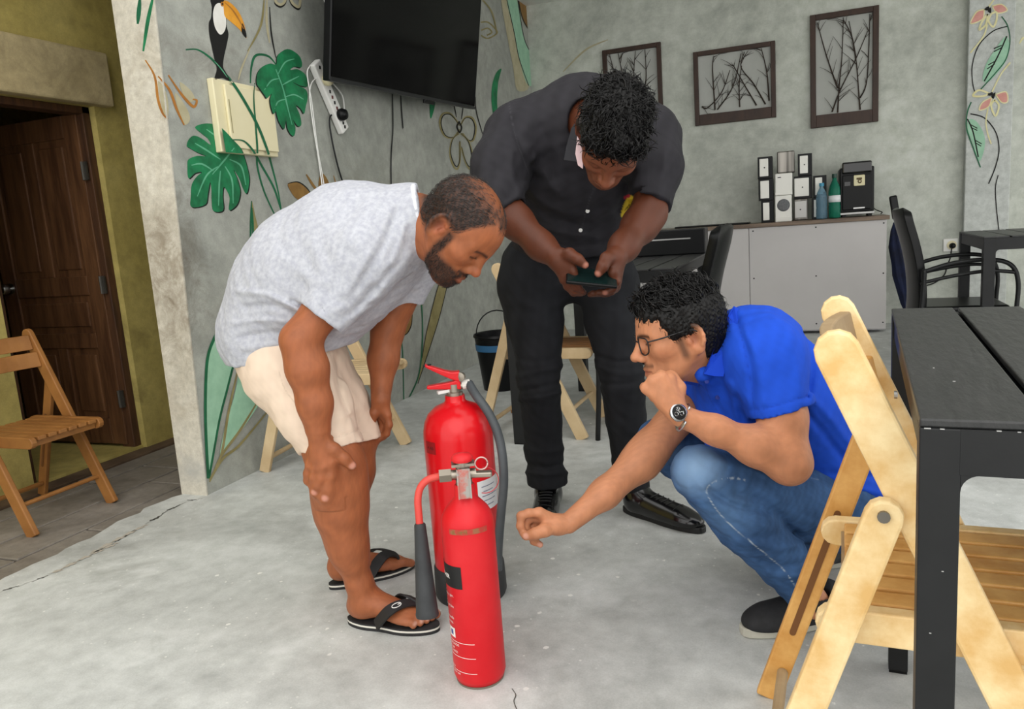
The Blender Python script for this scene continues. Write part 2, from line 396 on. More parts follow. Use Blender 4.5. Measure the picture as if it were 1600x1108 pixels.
# ---------------------------------------------------------------- painted mural (flat paint on the walls)
def pm(name, c, c2=None, r=.6): return mat('paint_' + name, c, r, col2=c2, scale=14.0, detail=3)
PT = dict(green=pm('green', '#0a5c37', '#157d4c'), dgreen=pm('dark_green', '#0b5233', '#0e6440'), pale=pm('pale_green', '#8db89c', '#9cc6aa'),
          olive=pm('olive', '#7d7347', '#90865a'), brown=pm('brown', '#7a5a2a', '#8c6a35'), orange=pm('ochre', '#9a6224', '#b0762e'),
          black=pm('black', '#080806', '#0e0d0b', .75), white=pm('white', '#dcdad2', '#e8e6e0'), beak=pm('beak', '#d08a1e', '#e2a034'),
          beige=pm('beige', '#a79f80', '#b4ad90'), cream=pm('cream', '#d9d29a', '#e2dcae'), pink=pm('pink', '#c98a80', '#d49a90'), hi=pm('leaf_light', '#4c9a74', '#62aa86'),
          smut=pm('soot', '#6f685a', '#837c6e'))
LAY = [0]
BOXQ = [(333, 122), (428, 138), (437, 244), (353, 238)]
def inq(p, q):
    s = 0
    for i in range(4):
        a, b = q[i], q[(i + 1) % 4]; c = (b[0] - a[0]) * (p[1] - a[1]) - (b[1] - a[1]) * (p[0] - a[0])
        s += 1 if c > 0 else -1
    return abs(s) == 4
class Plane:
    def __init__(s, kind, val, parent, box=False): s.k, s.v, s.p, s.box = kind, val, parent, box
    def at(s, p, lay):
        e = 0.0008 + 0.000025 * lay
        if s.k == 'x':
            X = s.v + (0.046 if (s.box and inq(p, BOXQ)) else 0.0)
            return onx(p[0], p[1], X + e)
        return ony(p[0], p[1], s.v - e)
PLW = Plane('x', XL, wl, True); PLP = Plane('y', YB - .07, pil); PLB = Plane('y', YB, wb)
def clipq(poly, q):
    out = [np.array(p, float) for p in poly]
    for i in range(4):
        a, b = np.array(q[i], float), np.array(q[(i + 1) % 4], float); e = b - a; src, out = out, []
        sd = lambda p: e[0] * (p[1] - a[1]) - e[1] * (p[0] - a[0])
        for j in range(len(src)):
            p, r = src[j], src[(j + 1) % len(src)]; sp, sr = sd(p), sd(r)
            if sp >= 0: out.append(p)
            if sp * sr < 0: out.append(p + (r - p) * (sp / (sp - sr)))
    return out
def fill(name, pts, m, pl, smooth=4):
    LAY[0] += 1; lay = LAY[0]
    q = cr(pts, smooth, True) if smooth else pts
    bx_, pl.box = pl.box, False
    mb = MB().add([pl.at(p, lay) for p in q], [tuple(t) for t in tessellate_polygon([[Vector((p[0], p[1], 0)) for p in q]])])
    pl.box = bx_
    if bx_:
        k = clipq(q, BOXQ)
        if len(k) > 3: mb.add([onx(p[0], p[1], pl.v + .046 + .0008 + .000025 * lay) for p in k], [tuple(t) for t in tessellate_polygon([[Vector((p[0], p[1], 0)) for p in k]])])
    return obj(name, mb, PT[m], pl.p)
def stroke(name, pts, w, m, pl, taper=True, n=8):
    LAY[0] += 1; lay = LAY[0]
    q = cr(pts, n); k = len(q); mb = MB()
    prev = None
    for i in range(k):
        t = q[min(i + 1, k - 1)] - q[max(i - 1, 0)]; t = t / max(np.linalg.norm(t), 1e-6); nn = np.array([-t[1], t[0]])
        u = i / (k - 1); ww = w * (0.35 + 0.65 * math.sin(math.pi * min(max(u, .08), .92))) if taper else w
        onb = pl.box and inq(q[i], BOXQ)
        cur = (q[i] - nn * ww / 2, q[i] + nn * ww / 2, onb)
        if prev is not None and prev[2] == onb:
            a = [pl.at(prev[0], lay), pl.at(prev[1], lay), pl.at(cur[1], lay), pl.at(cur[0], lay)]
            mb.add(a, [(0, 1, 2, 3)])
        prev = cur
    return obj(name, mb, PT[m], pl.p)
def c2(l): return [(200 + x / 2.77, y / 2.77) for x, y in l]
def c3(l): return [(500 + x / 3.165, y / 3.165) for x, y in l]
def c4(l): return [(x / 2.217, 450 + y / 2.217) for x, y in l]
def c8(l): return [(560 + x / 3.4625, 380 + y / 3.4625) for x, y in l]
def cp(l): return [(1500 + x / 3.69, y / 3.69) for x, y in l]
w = PLW
# stems crossing the meter box
stroke('painted_stem', c2([(250, 215), (300, 215), (350, 245), (390, 285), (450, 355), (500, 430), (560, 540), (600, 640), (620, 710), (650, 830), (670, 960)]), 4.2, 'dgreen', w, n=14)
stroke('painted_stem', c2([(530, 360), (533, 300), (545, 250), (570, 236), (610, 245), (640, 278)]), 4, 'dgreen', w)
stroke('painted_stem', c2([(548, 360), (545, 430), (552, 530), (560, 640), (560, 720), (590, 830), (640, 940), (655, 975)]), 3, 'dgreen', w, n=14)
stroke('painted_stem', c2([(450, 605), (500, 610), (540, 650), (580, 720), (630, 810), (660, 900), (675, 950)]), 3.4, 'dgreen', w, n=14)
leaf1 = c2([(290, 550), (330, 535), (375, 538), (400, 550), (425, 572), (450, 600), (470, 620), (490, 645), (503, 680), (515, 720), (525, 770), (520, 820), (510, 838), (495, 810), (480, 770), (457, 735), (475, 780), (486, 830), (475, 880), (452, 905), (436, 906), (440, 860), (430, 830), (414, 810), (410, 850), (412, 910), (370, 913), (362, 870), (361, 820), (355, 788), (346, 840), (335, 885), (275, 896), (272, 850), (276, 800), (296, 766), (320, 745), (290, 750), (262, 772), (257, 720), (262, 690), (300, 675), (338, 676), (300, 660), (266, 640), (254, 632), (262, 605), (285, 587), (320, 600), (357, 627), (345, 600), (315, 575)])
leaf2 = c2([(642, 278), (648, 240), (690, 212), (735, 235), (752, 265), (750, 292), (722, 288), (703, 302), (735, 300), (765, 320), (778, 352), (775, 375), (745, 370), (712, 355), (735, 370), (770, 388), (778, 420), (770, 460), (762, 492), (747, 470), (727, 457), (745, 500), (750, 540), (735, 546), (715, 520), (725, 552), (720, 587), (705, 582), (690, 555), (684, 520), (676, 560), (655, 530), (645, 500), (640, 482), (630, 492), (620, 465), (615, 430), (622, 405), (602, 425), (590, 410), (572, 385), (557, 360), (560, 320), (580, 290), (615, 275)])
def shadow(pts, dx, dy): return [(x + dx, y + dy) for x, y in pts]
fill('painted_leaf_edge', shadow(leaf1, 1.6, 1.6), 'black', w); fill('painted_leaf', leaf1, 'green', w)
fill('painted_leaf_edge', shadow(leaf2, -1.6, 1.2), 'black', w); fill('painted_leaf', leaf2, 'green', w)
for s in ([(460, 640), (420, 690), (365, 755)], [(390, 720), (340, 760), (300, 850)], [(400, 740), (395, 800), (392, 890)], [(420, 720), (450, 780), (455, 880)], [(440, 690), (490, 720), (510, 800)], [(400, 690), (340, 650), (290, 620)], [(420, 660), (390, 600), (340, 560)], [(370, 740), (320, 710), (275, 715)]):
    stroke('painted_vein', c2(s), 2.6, 'hi', w)
for s in ([(640, 300), (670, 380), (690, 460), (710, 540)], [(665, 370), (700, 350), (740, 330)], [(680, 420), (720, 410), (760, 430)], [(655, 340), (620, 350), (590, 390)], [(680, 430), (650, 440), (635, 470)], [(650, 320), (680, 270), (720, 255)]):
    stroke('painted_vein', c2(s), 2.2, 'hi', w)
# toucan
fill('painted_toucan_body', c2([(357, 0), (363, 30), (360, 75), (350, 100), (352, 150), (362, 200), (375, 260), (384, 300), (375, 342), (408, 338), (440, 350), (425, 315), (412, 290), (415, 250), (426, 200), (435, 150), (428, 115), (425, 60), (418, 5), (400, -14), (370, -16)]), 'black', w)
fill('painted_toucan_bib', c2([(378, 22), (368, 60), (374, 110), (390, 142), (405, 149), (420, 130), (425, 95), (418, 40), (400, 14)]), 'white', w)
fill('painted_toucan_beak', c2([(414, 4), (440, 10), (475, 45), (500, 95), (512, 150), (510, 164), (485, 130), (450, 98), (420, 72), (414, 40)]), 'beak', w)
fill('painted_beak_tip', c2([(494, 100), (506, 125), (513, 150), (510, 164), (492, 138)]), 'black', w)
stroke('painted_beak_line', c2([(418, 10), (450, 40), (480, 85), (500, 125)]), 2.4, 'orange', w)
fill('painted_toucan_eye', c2([(402, 10), (410, 8), (415, 18), (410, 28), (402, 24)]), 'orange', w)
fill('painted_toucan_pupil', c2([(406, 14), (411, 14), (411, 21), (406, 21)]), 'black', w)
stroke('painted_stem', c2([(375, 265), (405, 300), (430, 335)]), 1.6, 'hi', w)
# scrolls and thin strokes
for f_ in ([(130, 350), (165, 400), (176, 470), (168, 512), (150, 480), (138, 420)], [(205, 400), (255, 470), (268, 520), (240, 540), (215, 470)], [(225, 355), (270, 390), (290, 430), (262, 440), (235, 400)]): fill('painted_petal', c2(f_), 'beige', w)
for s_ in ([(75, 260), (115, 330), (130, 430), (150, 490), (173, 516)], [(130, 330), (180, 390), (210, 470), (243, 541)], [(175, 325), (215, 385), (250, 430), (285, 462), (298, 435), (280, 430)]): stroke('painted_scroll', c2(s_), 4.2, 'orange', w)
stroke('painted_blade', c2([(52, -10), (47, 50), (42, 104)]), 7, 'dgreen', w); stroke('painted_blade', c2([(110, -20), (86, 90), (66, 222)]), 6, 'green', w)
stroke('painted_line', c2([(590, -10), (575, 110), (518, 222)]), 3.4, 'olive', w); stroke('painted_line', c2([(528, 210), (492, 295), (478, 345)]), 3, 'beige', w)
stroke('painted_line', c2([(602, -5), (600, 90), (613, 185)]), 4, 'beige', w); stroke('painted_line', c2([(613, 30), (620, 140), (640, 250)]), 2.4, 'black', w)
for s_ in ([(640, -10), (640, 15), (660, 28), (678, 15), (682, -10)], [(700, -10), (712, 20), (738, 38), (745, 15), (742, -10)]):
    stroke('painted_petal_line', c2(s_), 4, 'black', w, False); stroke('painted_petal_line', c2([(x, y - 8) for x, y in s_]), 4, 'beige', w, False)
fill('painted_leaf', c2([(692, 795), (735, 788), (775, 815), (800, 857), (770, 876), (730, 860), (705, 830)]), 'brown', w)
stroke('painted_leaf_edge', c2([(692, 795), (735, 788), (775, 815), (800, 857)]), 2, 'black', w); stroke('painted_stem', c2([(798, 855), (820, 868), (850, 880)]), 3, 'dgreen', w)
fill('painted_leaf', c2([(838, 750), (865, 780), (875, 830), (865, 870), (840, 850), (824, 800)]), 'brown', w)
stroke('painted_line', c2([(772, 755), (800, 800), (825, 830)]), 4, 'brown', w); stroke('painted_line', c2([(890, 760), (900, 800), (900, 840)]), 2, 'brown', w)
fill('painted_blade', c2([(535, 870), (550, 930), (565, 1000), (560, 1060), (540, 1010)]), 'olive', w)
stroke('painted_blade', c2([(535, 870), (532, 960), (530, 1075)]), 3, 'dgreen', w); stroke('painted_blade', c2([(537, 900), (541, 980), (541, 1065)]), 3, 'dgreen', w)
# right of the television
fill('painted_band', c3([(895, -10), (925, -10), (962, 130), (985, 270), (1035, 425), (975, 445), (955, 330), (930, 200)]), 'beige', w)
fill('painted_band', c3([(922, -10), (975, -10), (1010, 190), (1060, 290), (1112, 392), (1032, 424), (985, 290), (960, 160)]), 'pale', w)
fill('painted_seed', c3([(978, -20), (998, 80), (1028, 140), (1055, 156), (1075, 130), (1076, 40), (1074, -20)]), 'brown', w)
stroke('painted_leaf_edge', c3([(978, -20), (998, 80), (1028, 140), (1055, 156), (1075, 130), (1076, 40)]), 1.6, 'black', w, False)
stroke('painted_line', c3([(922, -10), (960, 160), (985, 290), (1032, 424)]), 1.2, 'black', w, False); stroke('painted_line', c3([(978, 0), (1010, 190), (1060, 290), (1112, 392)]), 1.2, 'black', w, False)
fill('painted_blade', c3([(897, 340), (872, 360), (852, 420), (848, 500), (862, 595), (878, 580), (876, 500), (880, 420), (888, 380)]), 'green', w)
fill('painted_blade', c3([(545, 500), (568, 500), (566, 535), (548, 588), (543, 540)]), 'green', w)
for s_ in ([(690, 640), (660, 680), (615, 670), (592, 610), (605, 565), (640, 560), (670, 590), (690, 620)], [(695, 620), (720, 580), (755, 585), (772, 630), (760, 690), (735, 695), (705, 660)], [(688, 660), (655, 690), (643, 760), (660, 820), (680, 835), (692, 790), (692, 700)], [(696, 660), (735, 700), (755, 780), (745, 838), (720, 800), (700, 730)]):
    stroke('painted_petal_line', c3(s_), 2.6, 'olive', w, False); stroke('painted_petal_line', c3([(x * .93 + 690 * .07, y * .93 + 650 * .07) for x, y in s_]), 1.6, 'black', w)
stroke('painted_flower_eye', c3([(690, 600), (678, 625), (690, 655), (700, 630), (688, 605)]), 2.6, 'black', w, False)
for s_ in ([(660, 500), (675, 580)], [(710, 510), (700, 590)], [(770, 480), (775, 560), (820, 710)], [(760, 740), (795, 800)], [(398, 455), (405, 560), (410, 640)]): stroke('painted_line', c3(s_), 1.5, 'black', w)
for s_ in ([(805, 0), (850, 60), (875, 165)], [(795, 110), (830, 110), (865, 140), (875, 165), (830, 190), (797, 175)], [(797, 150), (830, 140), (850, 160), (825, 175)]): stroke('painted_petal_line', c3(s_), 2.2, 'olive', w, False)
stroke('painted_line', [(950, 62), (915, 78), (880, 112)], 3, 'beige', PLB)
# big leaf by the floor
fill('painted_leaf', c4([(768, 128), (740, 180), (722, 240), (713, 330), (712, 450), (716, 560), (722, 655), (738, 560), (762, 450), (792, 340), (818, 240), (830, 190), (812, 140)]), 'pale', w)
fill('painted_leaf', c4([(838, 270), (870, 320), (907, 375), (860, 460), (800, 537), (762, 585), (780, 480), (810, 380)]), 'pale', w)
stroke('painted_leaf_edge', c4([(770, 125), (740, 180), (720, 240), (713, 330), (712, 450), (716, 560), (722, 660)]), 4.5, 'dgreen', w, False)
stroke('painted_leaf_edge', c4([(818, 230), (790, 340), (762, 450), (742, 560), (724, 660)]), 3.4, 'dgreen', w, False)
for s_ in ([(832, 250), (792, 430), (766, 580), (726, 664)], [(910, 365), (832, 492), (768, 580), (730, 664)], [(935, 418), (832, 542), (772, 592), (726, 672)]): stroke('painted_scroll', c4(s_), 4, 'olive', w)
# behind the men
fill('painted_leaf', c8([(490, 185), (470, 275), (440, 395), (400, 525), (360, 645), (322, 760), (345, 620), (365, 500), (395, 370), (430, 240), (452, 190)]), 'olive', w)
stroke('painted_leaf_edge', c8([(490, 185), (470, 275), (440, 395), (400, 525), (360, 645), (322, 760)]), 1.2, 'black', w, False); stroke('painted_leaf_edge', c8([(452, 190), (430, 240), (395, 370), (365, 500), (345, 620)]), 1.0, 'black', w, False)
fill('painted_leaf', c8([(400, 90), (352, 230), (345, 345), (368, 262), (412, 150)]), 'olive', w)
fill('painted_leaf', c8([(300, 190), (325, 220), (345, 345), (320, 270)]), 'olive', w)
stroke('painted_stem', c8([(325, 175), (345, 380), (345, 560), (325, 720), (268, 850)]), 2.0, 'dgreen', w, False)
fill('painted_leaf', c8([(292, 375), (250, 400), (230, 440), (230, 505), (265, 487), (287, 440)]), 'brown', w)
stroke('painted_leaf_edge', c8([(292, 375), (287, 440), (265, 487), (230, 505)]), 1.6, 'black', w); stroke('painted_stem', c8([(228, 500), (240, 600), (246, 845)]), 1.6, 'dgreen', w, False)
# pilaster flowers
w = PLP
fill('painted_leaf', cp([(262, 210), (200, 290), (150, 370), (130, 460), (165, 470), (225, 410), (270, 340), (285, 260)]), 'pale', w)
fill('painted_leaf', cp([(50, 690), (95, 700), (140, 780), (140, 860), (110, 930), (75, 830), (45, 750)]), 'pale', w)
for s_, ww, c in (([(240, 95), (275, 150), (288, 240), (265, 340), (205, 420), (120, 515)], 1.8, 'dgreen'), ([(272, 152), (190, 180), (110, 260), (72, 370), (72, 470), (88, 540)], 1.6, 'black'), ([(270, 208), (215, 330), (140, 468)], 2.2, 'black'),
                  ([(240, 262), (195, 280)], 1.6, 'black'), ([(240, 275), (195, 298)], 1.6, 'black'), ([(208, 350), (162, 375)], 1.6, 'black'), ([(200, 368), (156, 398)], 1.6, 'black'),
                  ([(65, 588), (42, 650), (38, 740), (75, 850), (118, 965)], 2.0, 'dgreen'), ([(42, 685), (75, 760), (105, 905)], 2.2, 'black'), ([(60, 718), (100, 740)], 1.5, 'black'), ([(62, 735), (100, 752)], 1.5, 'black'), ([(90, 810), (125, 830)], 1.5, 'black'), ([(92, 825), (122, 843)], 1.5, 'black'),
                  ([(60, 656), (140, 680), (205, 760), (225, 860), (205, 960), (165, 1060)], 1.8, 'black'), ([(220, 1010), (205, 1080), (210, 1200), (225, 1330)], 1.6, 'black'),
                  ([(157, 140), (135, 210), (60, 305)], 2.2, 'cream'), ([(290, 360), (235, 430), (185, 530)], 2.2, 'cream'), ([(162, 625), (150, 700), (160, 770), (180, 830)], 2.0, 'cream'), ([(198, -5), (165, 40)], 2, 'cream')):
    stroke('painted_line', cp(s_), ww, c, w, False)
for pts in ([(185, 35), (240, 25), (272, 60), (215, 75)], [(140, 55), (95, 70), (62, 135), (130, 110)], [(205, 545), (265, 530), (275, 585), (240, 590)], [(185, 560), (130, 590), (112, 635), (165, 615)]):
    fill('painted_petal', cp(pts), 'pink', w, 3); stroke('painted_petal_line', cp(pts + [pts[0]]), 1.8, 'cream', w, False)
for pts in ([(160, 80), (125, 130), (112, 172), (150, 140)], [(180, 80), (210, 70), (212, 110), (192, 155), (165, 120)], [(170, 540), (110, 520), (75, 552), (130, 555)], [(200, 575), (225, 610), (205, 668), (180, 610)]):
    stroke('painted_petal_line', cp(pts + [pts[0]]), 3.0, 'cream', w, False)
for pts in ([(140, 55), (165, 35), (170, 60)], [(160, 65), (178, 40), (180, 75)], [(155, 550), (185, 530), (190, 550)], [(180, 555), (205, 530), (195, 570)]): fill('painted_flower_eye', cp(pts), 'black', w, 2)
stroke('painted_line', [(1593, 68), (1598, 60), (1604, 58)], 3, 'cream', PLB)
# ================================================================ OBJECTS
M_WOOD = mat('beech_wood', '#d3a968', .5, col2='#ecd4a2', scale=4.5, stretch=(3, 3, 3), detail=6, bump=.05, bscale=60)
M_WOOD2 = mat('beech_wood_orange', '#bd863f', .5, col2='#d8a862', scale=4, stretch=(3, 3, 3), detail=6, bump=.05, bscale=60)
M_WOOD3 = mat('weathered_wood', '#8d7656', .65, col2='#a8916e', scale=9, detail=6)
M_WOODP = mat('pale_wood', '#b59b74', .6, col2='#cdb68f', scale=5, detail=6)
M_WOODD = mat('brown_wood', '#7d5126', .5, col2='#9c6a36', scale=5, detail=6)
M_BLK = mat('black_metal', '#121314', .45, col2='#191a1b', scale=8, bump=.02, bscale=200, spec=.35)
M_BLKW = mat('black_woodgrain', '#212222', .36, col2='#2b2b2b', scale=5, stretch=(14, 3, 5), bump=.22, bscale=7, rough2=.46)
M_PLB = mat('black_plastic', '#08090a', .34, col2='#0d0e0f', scale=6, spec=.25)
M_BOLT = mat('bolt', '#7b766e', .4, .9)
M_RED = mat('red_enamel', '#cc0c16', .30, col2='#d8141e', scale=3, coat=.2, spec=.35)
M_REDD = mat('red_enamel_dusty', '#c20e1a', .40, col2='#cc242a', scale=7, detail=6, coat=.05, rough2=.55, spec=.35)
M_RUB = mat('black_rubber', '#26282a', .6, col2='#303234', scale=20)
M_BRASS = mat('nickel_valve', '#9d9488', .38, .85)
M_WHITE = mat('white_plastic', '#dcdcd8', .4)
M_CREAM = mat('cream_plastic', '#d6cda6', .45, col2='#ddd5b2', scale=3)
M_BLACKGL = mat('black_gloss', '#08090a', .12, coat=.3)
M_INK = mat('dark_ink', '#161616', .6)
M_PAPER = mat('white_paper', '#d8dadb', .7)

def folding_chair(loc, rz, label, s=1.0, mats=None, group='wooden folding chairs', dz=0):
    mw, mw2, mw3 = mats or (M_WOOD, M_WOOD2, M_WOOD3)
    t = thing('folding_chair', loc, label, 'chair', group, rz)
    at, zt, af, ar, zp, zs, w = -.201 * s, .817 * s, .169 * s, -.33 * s, .592 * s, .40 * s, .215 * s
    ra = lambda z: at + (af - at) * (zt - z) / zt
    def ob(n, mb, m, par=t, **k): return obj(n, mb, m, par, world=False, **k)
    for sg in (-1, 1):
        y = sg * (w - .012)
        rl = ob('back_post', MB().plank((at - .006, y, zt + .014), (af, y, 0), .058 * s, .024 * s, (0, 1, 0), rb=False), mw, bevel=.004)
        obj('bolt', MB().lathe([(.001, -.003), (.010, -.002), (.010, .004)], 12, (ra(.30 * s), y + sg * .013, .30 * s), Matrix.Rotation(-sg * math.pi / 2, 3, 'X')), M_BOLT, rl, world=False)
        y2 = sg * (w + .013)
        xo = ra(zp) - .040 * s
        lg = ob('leg', MB().plank((xo + .008, y2, zp + .02), (ar, y2, 0), .048 * s, .022 * s, (0, 1, 0), rb=False), mw if sg < 0 else mw2, bevel=.004)
        obj('bolt', MB().lathe([(.001, -.003), (.008, -.002), (.008, .004)], 12, (xo, y2 + sg * .012, zp), Matrix.Rotation(-sg * math.pi / 2, 3, 'X')), M_BOLT, lg, world=False)
        # slot on the inner side of the leg
        lx = lambda z: xo + (ar - xo) * (zp - z) / zp
        obj('slot', MB().plank((lx(.42 * s), y2 - sg * .0115, .42 * s), (lx(.15 * s), y2 - sg * .0115, .15 * s), .012 * s, .002, (0, 1, 0)), mat('slot_shadow', '#6b4420', .8), lg, world=False)
        y3 = sg * (w - .045)
        ob('seat_rail', MB().plank((-.225 * s, y3, zs), (.225 * s, y3, zs), .050 * s, .026 * s, (0, 1, 0)), mw, bevel=.003)
    wi = w - .024
    for k, dd in enumerate((.045, .125)):
        zc = zt - dd * s; xc = ra(zc)
        pts = []
        for i in range(9):
            u = -1 + 2 * i / 8; pts.append((xc - .028 * s * (1 - u * u) + .004, u * wi))
        dx, dz_ = .034 * s * (af - at) / zt / 2, .034 * s
        mb = MB(); n = len(pts); th = .010 * s
        vs = []
        for (x, y) in pts:
            vs += [(x - dx - th, y, zc + dz_), (x - dx + th, y, zc + dz_), (x + dx + th, y, zc - dz_), (x + dx - th, y, zc - dz_)]
        fs = [(4 * i + j, 4 * i + (j + 1) % 4, 4 * i + 4 + (j + 1) % 4, 4 * i + 4 + j) for i in range(n - 1) for j in range(4)] + [(0, 1, 2, 3), tuple(4 * n - 4 + j for j in range(4))]
        ob('back_slat', mb.add(vs, fs), mw3 if k == 0 else mw2, bevel=.003)
    ns = 6; ww = 2 * (w - .060) / ns
    for i in range(ns):
        yc = -(w - .060) + ww * (i + .5)
        ob('seat_slat', MB().bx(-.185 * s, .22 * s, yc - ww * .40, yc + ww * .40, zs + .006 * s, zs + .024 * s), mw2, bevel=.003)
    ob('seat_crossbar', MB().bx(-.19 * s, -.15 * s, -(w - .06), w - .06, zs - .02 * s, zs + .005 * s), mw3)
    ob('seat_crossbar', MB().bx(.16 * s, .20 * s, -(w - .06), w - .06, zs - .02 * s, zs + .005 * s), mw3)
    ob('rung', MB().tube([(ar + .03 * s, -w, .065 * s), (ar + .03 * s, w, .065 * s)], .011 * s, 10), mw3, smooth=False)
    ob('rung', MB().tube([(ra(.13 * s), -w + .02, .13 * s), (ra(.13 * s), w - .02, .13 * s)], .010 * s, 10), mw3)
    return t

def slat_table(loc, rz, sx, sy, h, label, leg=.037, apron=.047, npl=None, axis='y', names=None):
    """corner at loc (left, near); x to the right, y away"""
    t = thing('slatted_table', loc, label, 'table', 'black slatted metal tables', rz)
    def ob(n, mb, m, **k): return obj(n, mb, m, t, world=False, **k)
    zt = h - .009
    for (x, y) in ((0, 0), (sx - leg, 0), (0, sy - leg), (sx - leg, sy - leg)):
        l_ = ob('leg', MB().bx(x, x + leg, y, y + leg, 0.006, zt), M_BLK, bevel=.0015)
        obj('foot_cap', MB().bx(x + .001, x + leg - .001, y + .001, y + leg - .001, 0, .010), M_PLB, l_, world=False)
    r = .018
    for y in (0, sy - leg):
        ob('apron', MB().bx(leg - .001, sx - leg + .001, y, y + leg, zt - apron, zt), M_BLK)
        for x, sg in ((leg, 1), (sx - leg, -1)):   # rounded inner corners
            pts = [(x, 0, zt - apron)] + [(x + sg * (r - r * math.cos(a)), 0, zt - apron - (r - r * math.sin(a))) for a in [math.pi / 2 * (1 - i / 6) for i in range(7)]]
            ob('corner_fillet', MB().prism([(p[0], y + .001, p[2]) for p in pts], (0, leg - .002, 0)), M_BLK)
    for x in (0, sx - leg): ob('apron', MB().bx(x + .004, x + leg - .004, leg, sy - leg, zt - apron, zt), M_BLK, bevel=.003)
    ob('gap_shade_sheet', MB().bx(leg, sx - leg, leg, sy - leg, zt - .020, zt - .014), M_BLK)  # added dark sheet, stands in for shade in the gaps between planks
    npl = npl or int(sx / .106)
    pw = sx / npl
    for i in range(npl):
        ob('plank', MB().bx(i * pw + (.0045 if i else 0), (i + 1) * pw - (.0045 if i < npl - 1 else 0), 0.002, sy - .002, zt, h), M_BLKW, bevel=.002)
    return t

# --- foreground table and chair
ta, tb = onz(1437, 655, .78), onz(1393, 482, .78)
rt = math.atan2(-(tb[0] - ta[0]), tb[1] - ta[1])
t1 = slat_table((ta[0], ta[1], 0), rt, 1.12, float(np.linalg.norm((tb - ta)[:2])), .78, 'black slatted metal table in the right foreground over the folding chair')
obj('bolt', MB().lathe([(.001, -.003), (.007, -.002), (.007, .003)], 10, (0 + .0, .60, .665), Matrix.Rotation(-math.pi / 2, 3, 'Y')), M_STEEL, t1, world=False)
for (x_, y_, z_, w_) in ((.004, -.0006, .7702, .006), (.018, -.0006, .7700, .004), (.066, -.0006, .7702, .004), (.083, -.0006, .7701, .003), (.030, .26, .7798, .002), (.045, .18, .7798, .003), (.022, -.0006, .62, .002), (.012, -.0006, .55, .002)):
    obj('paint_chip', MB().bx(x_, x_ + w_, y_, y_ + .002, z_, z_ + .0009), mat('chip_grey', '#9a9a98', .7), t1, world=False)
fc = folding_chair((.240, 1.285, 0), -.039, 'large wooden folding chair in the right foreground tucked under the black table')
# --- other folding chairs
folding_chair((-1.14, 3.52, 0), 0, 'pale wooden folding chair behind the legs of the standing man', mats=(M_WOODP, M_WOODD, M_WOODP))
folding_chair((-1.95, 2.92, 0), .1, 'weathered wooden folding chair against the mural behind the bending man', mats=(M_WOODP, M_WOODP, M_WOODP))
folding_chair((-2.90, 2.10, -.035), 0, 'brown wooden folding chair in the dark passage by the door', s=.90, mats=(M_WOODD, M_WOODD, M_WOODD))
# --- other tables
slat_table((-1.27, 3.20, 0), 0, .77, 1.15, .78, 'black slatted table behind the standing man', leg=.055)
slat_table((.86, 4.62, 0), -.02, .95, .80, .765, 'small black slatted table near the flower painted pilaster', leg=.055, apron=.06)

def arm_chair(loc, rz, label):
    t = thing('arm_chair', loc, label, 'chair', 'black arm chairs', rz)
    def ob(n, mb, m, **k): return obj(n, mb, m, t, world=False, **k)
    prof = cr([(-.275, .93), (-.262, .86), (-.225, .72), (-.20, .58), (-.19, .44), (-.195, .34)], 5)
    mb = MB(); k = len(prof); n = 7; vs = []; fs = []
    for i, (x, z) in enumerate(prof):
        for j in range(n):
            u = -1 + 2 * j / (n - 1); hw = .20 * (1 - .25 * max(0, 1 - i / 4.0) ** 2)
            vs.append((x - .035 * (1 - u * u), u * hw, z))
    for i in range(k - 1):
        for j in range(n - 1): fs.append((i * n + j, i * n + j + 1, (i + 1) * n + j + 1, (i + 1) * n + j))
    o = ob('backrest', mb.add(vs, fs), M_PLB, smooth=True)
    md = o.modifiers.new('thick', 'SOLIDIFY'); md.thickness = .045; md.offset = 0
    md = o.modifiers.new('round', 'BEVEL'); md.width = .016; md.segments = 3
    ob('seat', MB().bx(-.20, .23, -.22, .22, .345, .385), M_PLB, bevel=.018, seg=3)
    for sg in (-1, 1):
        y = sg * .24
        ob('armrest', MB().tube(cr([(-.19, y, .585), (-.05, y, .625), (.12, y, .635), (.22, y, .60), (.255, y, .50), (.25, y, .30), (.27, y, 0.0)], 6), .012, 8), M_BLK, smooth=True)
        ob('arm_stay', MB().tube(cr([(-.21, y, .52), (-.05, y, .555), (.12, y, .575), (.25, y, .56)], 6), .010, 8), M_BLK, smooth=True)
        ob('leg', MB().tube(cr([(-.19, y, .60), (-.20, y, .40), (-.23, y, .2), (-.29, y, 0.0)], 6), .013, 8), M_BLK, smooth=True)
    return t
arm_chair((.80, 5.02, 0), .0, 'black arm chair with tube arms beside the small back table')
arm_chair((-.63, 3.55, 0), math.pi, 'black arm chair at the far right end of the table behind the men')

# black box with silver strip on the table behind
bb = thing('black_box', (-.90, 4.22, .78), 'long black box with a thin silver strip on the black table', 'box')
obj('body', MB().bx(-1.30, -.495, 4.17, 4.31, .781, .915), M_PLB, bb, bevel=.006)
obj('trim_strip', MB().bx(-1.20, -.57, 4.164, 4.172, .862, .869), M_STEEL, bb)

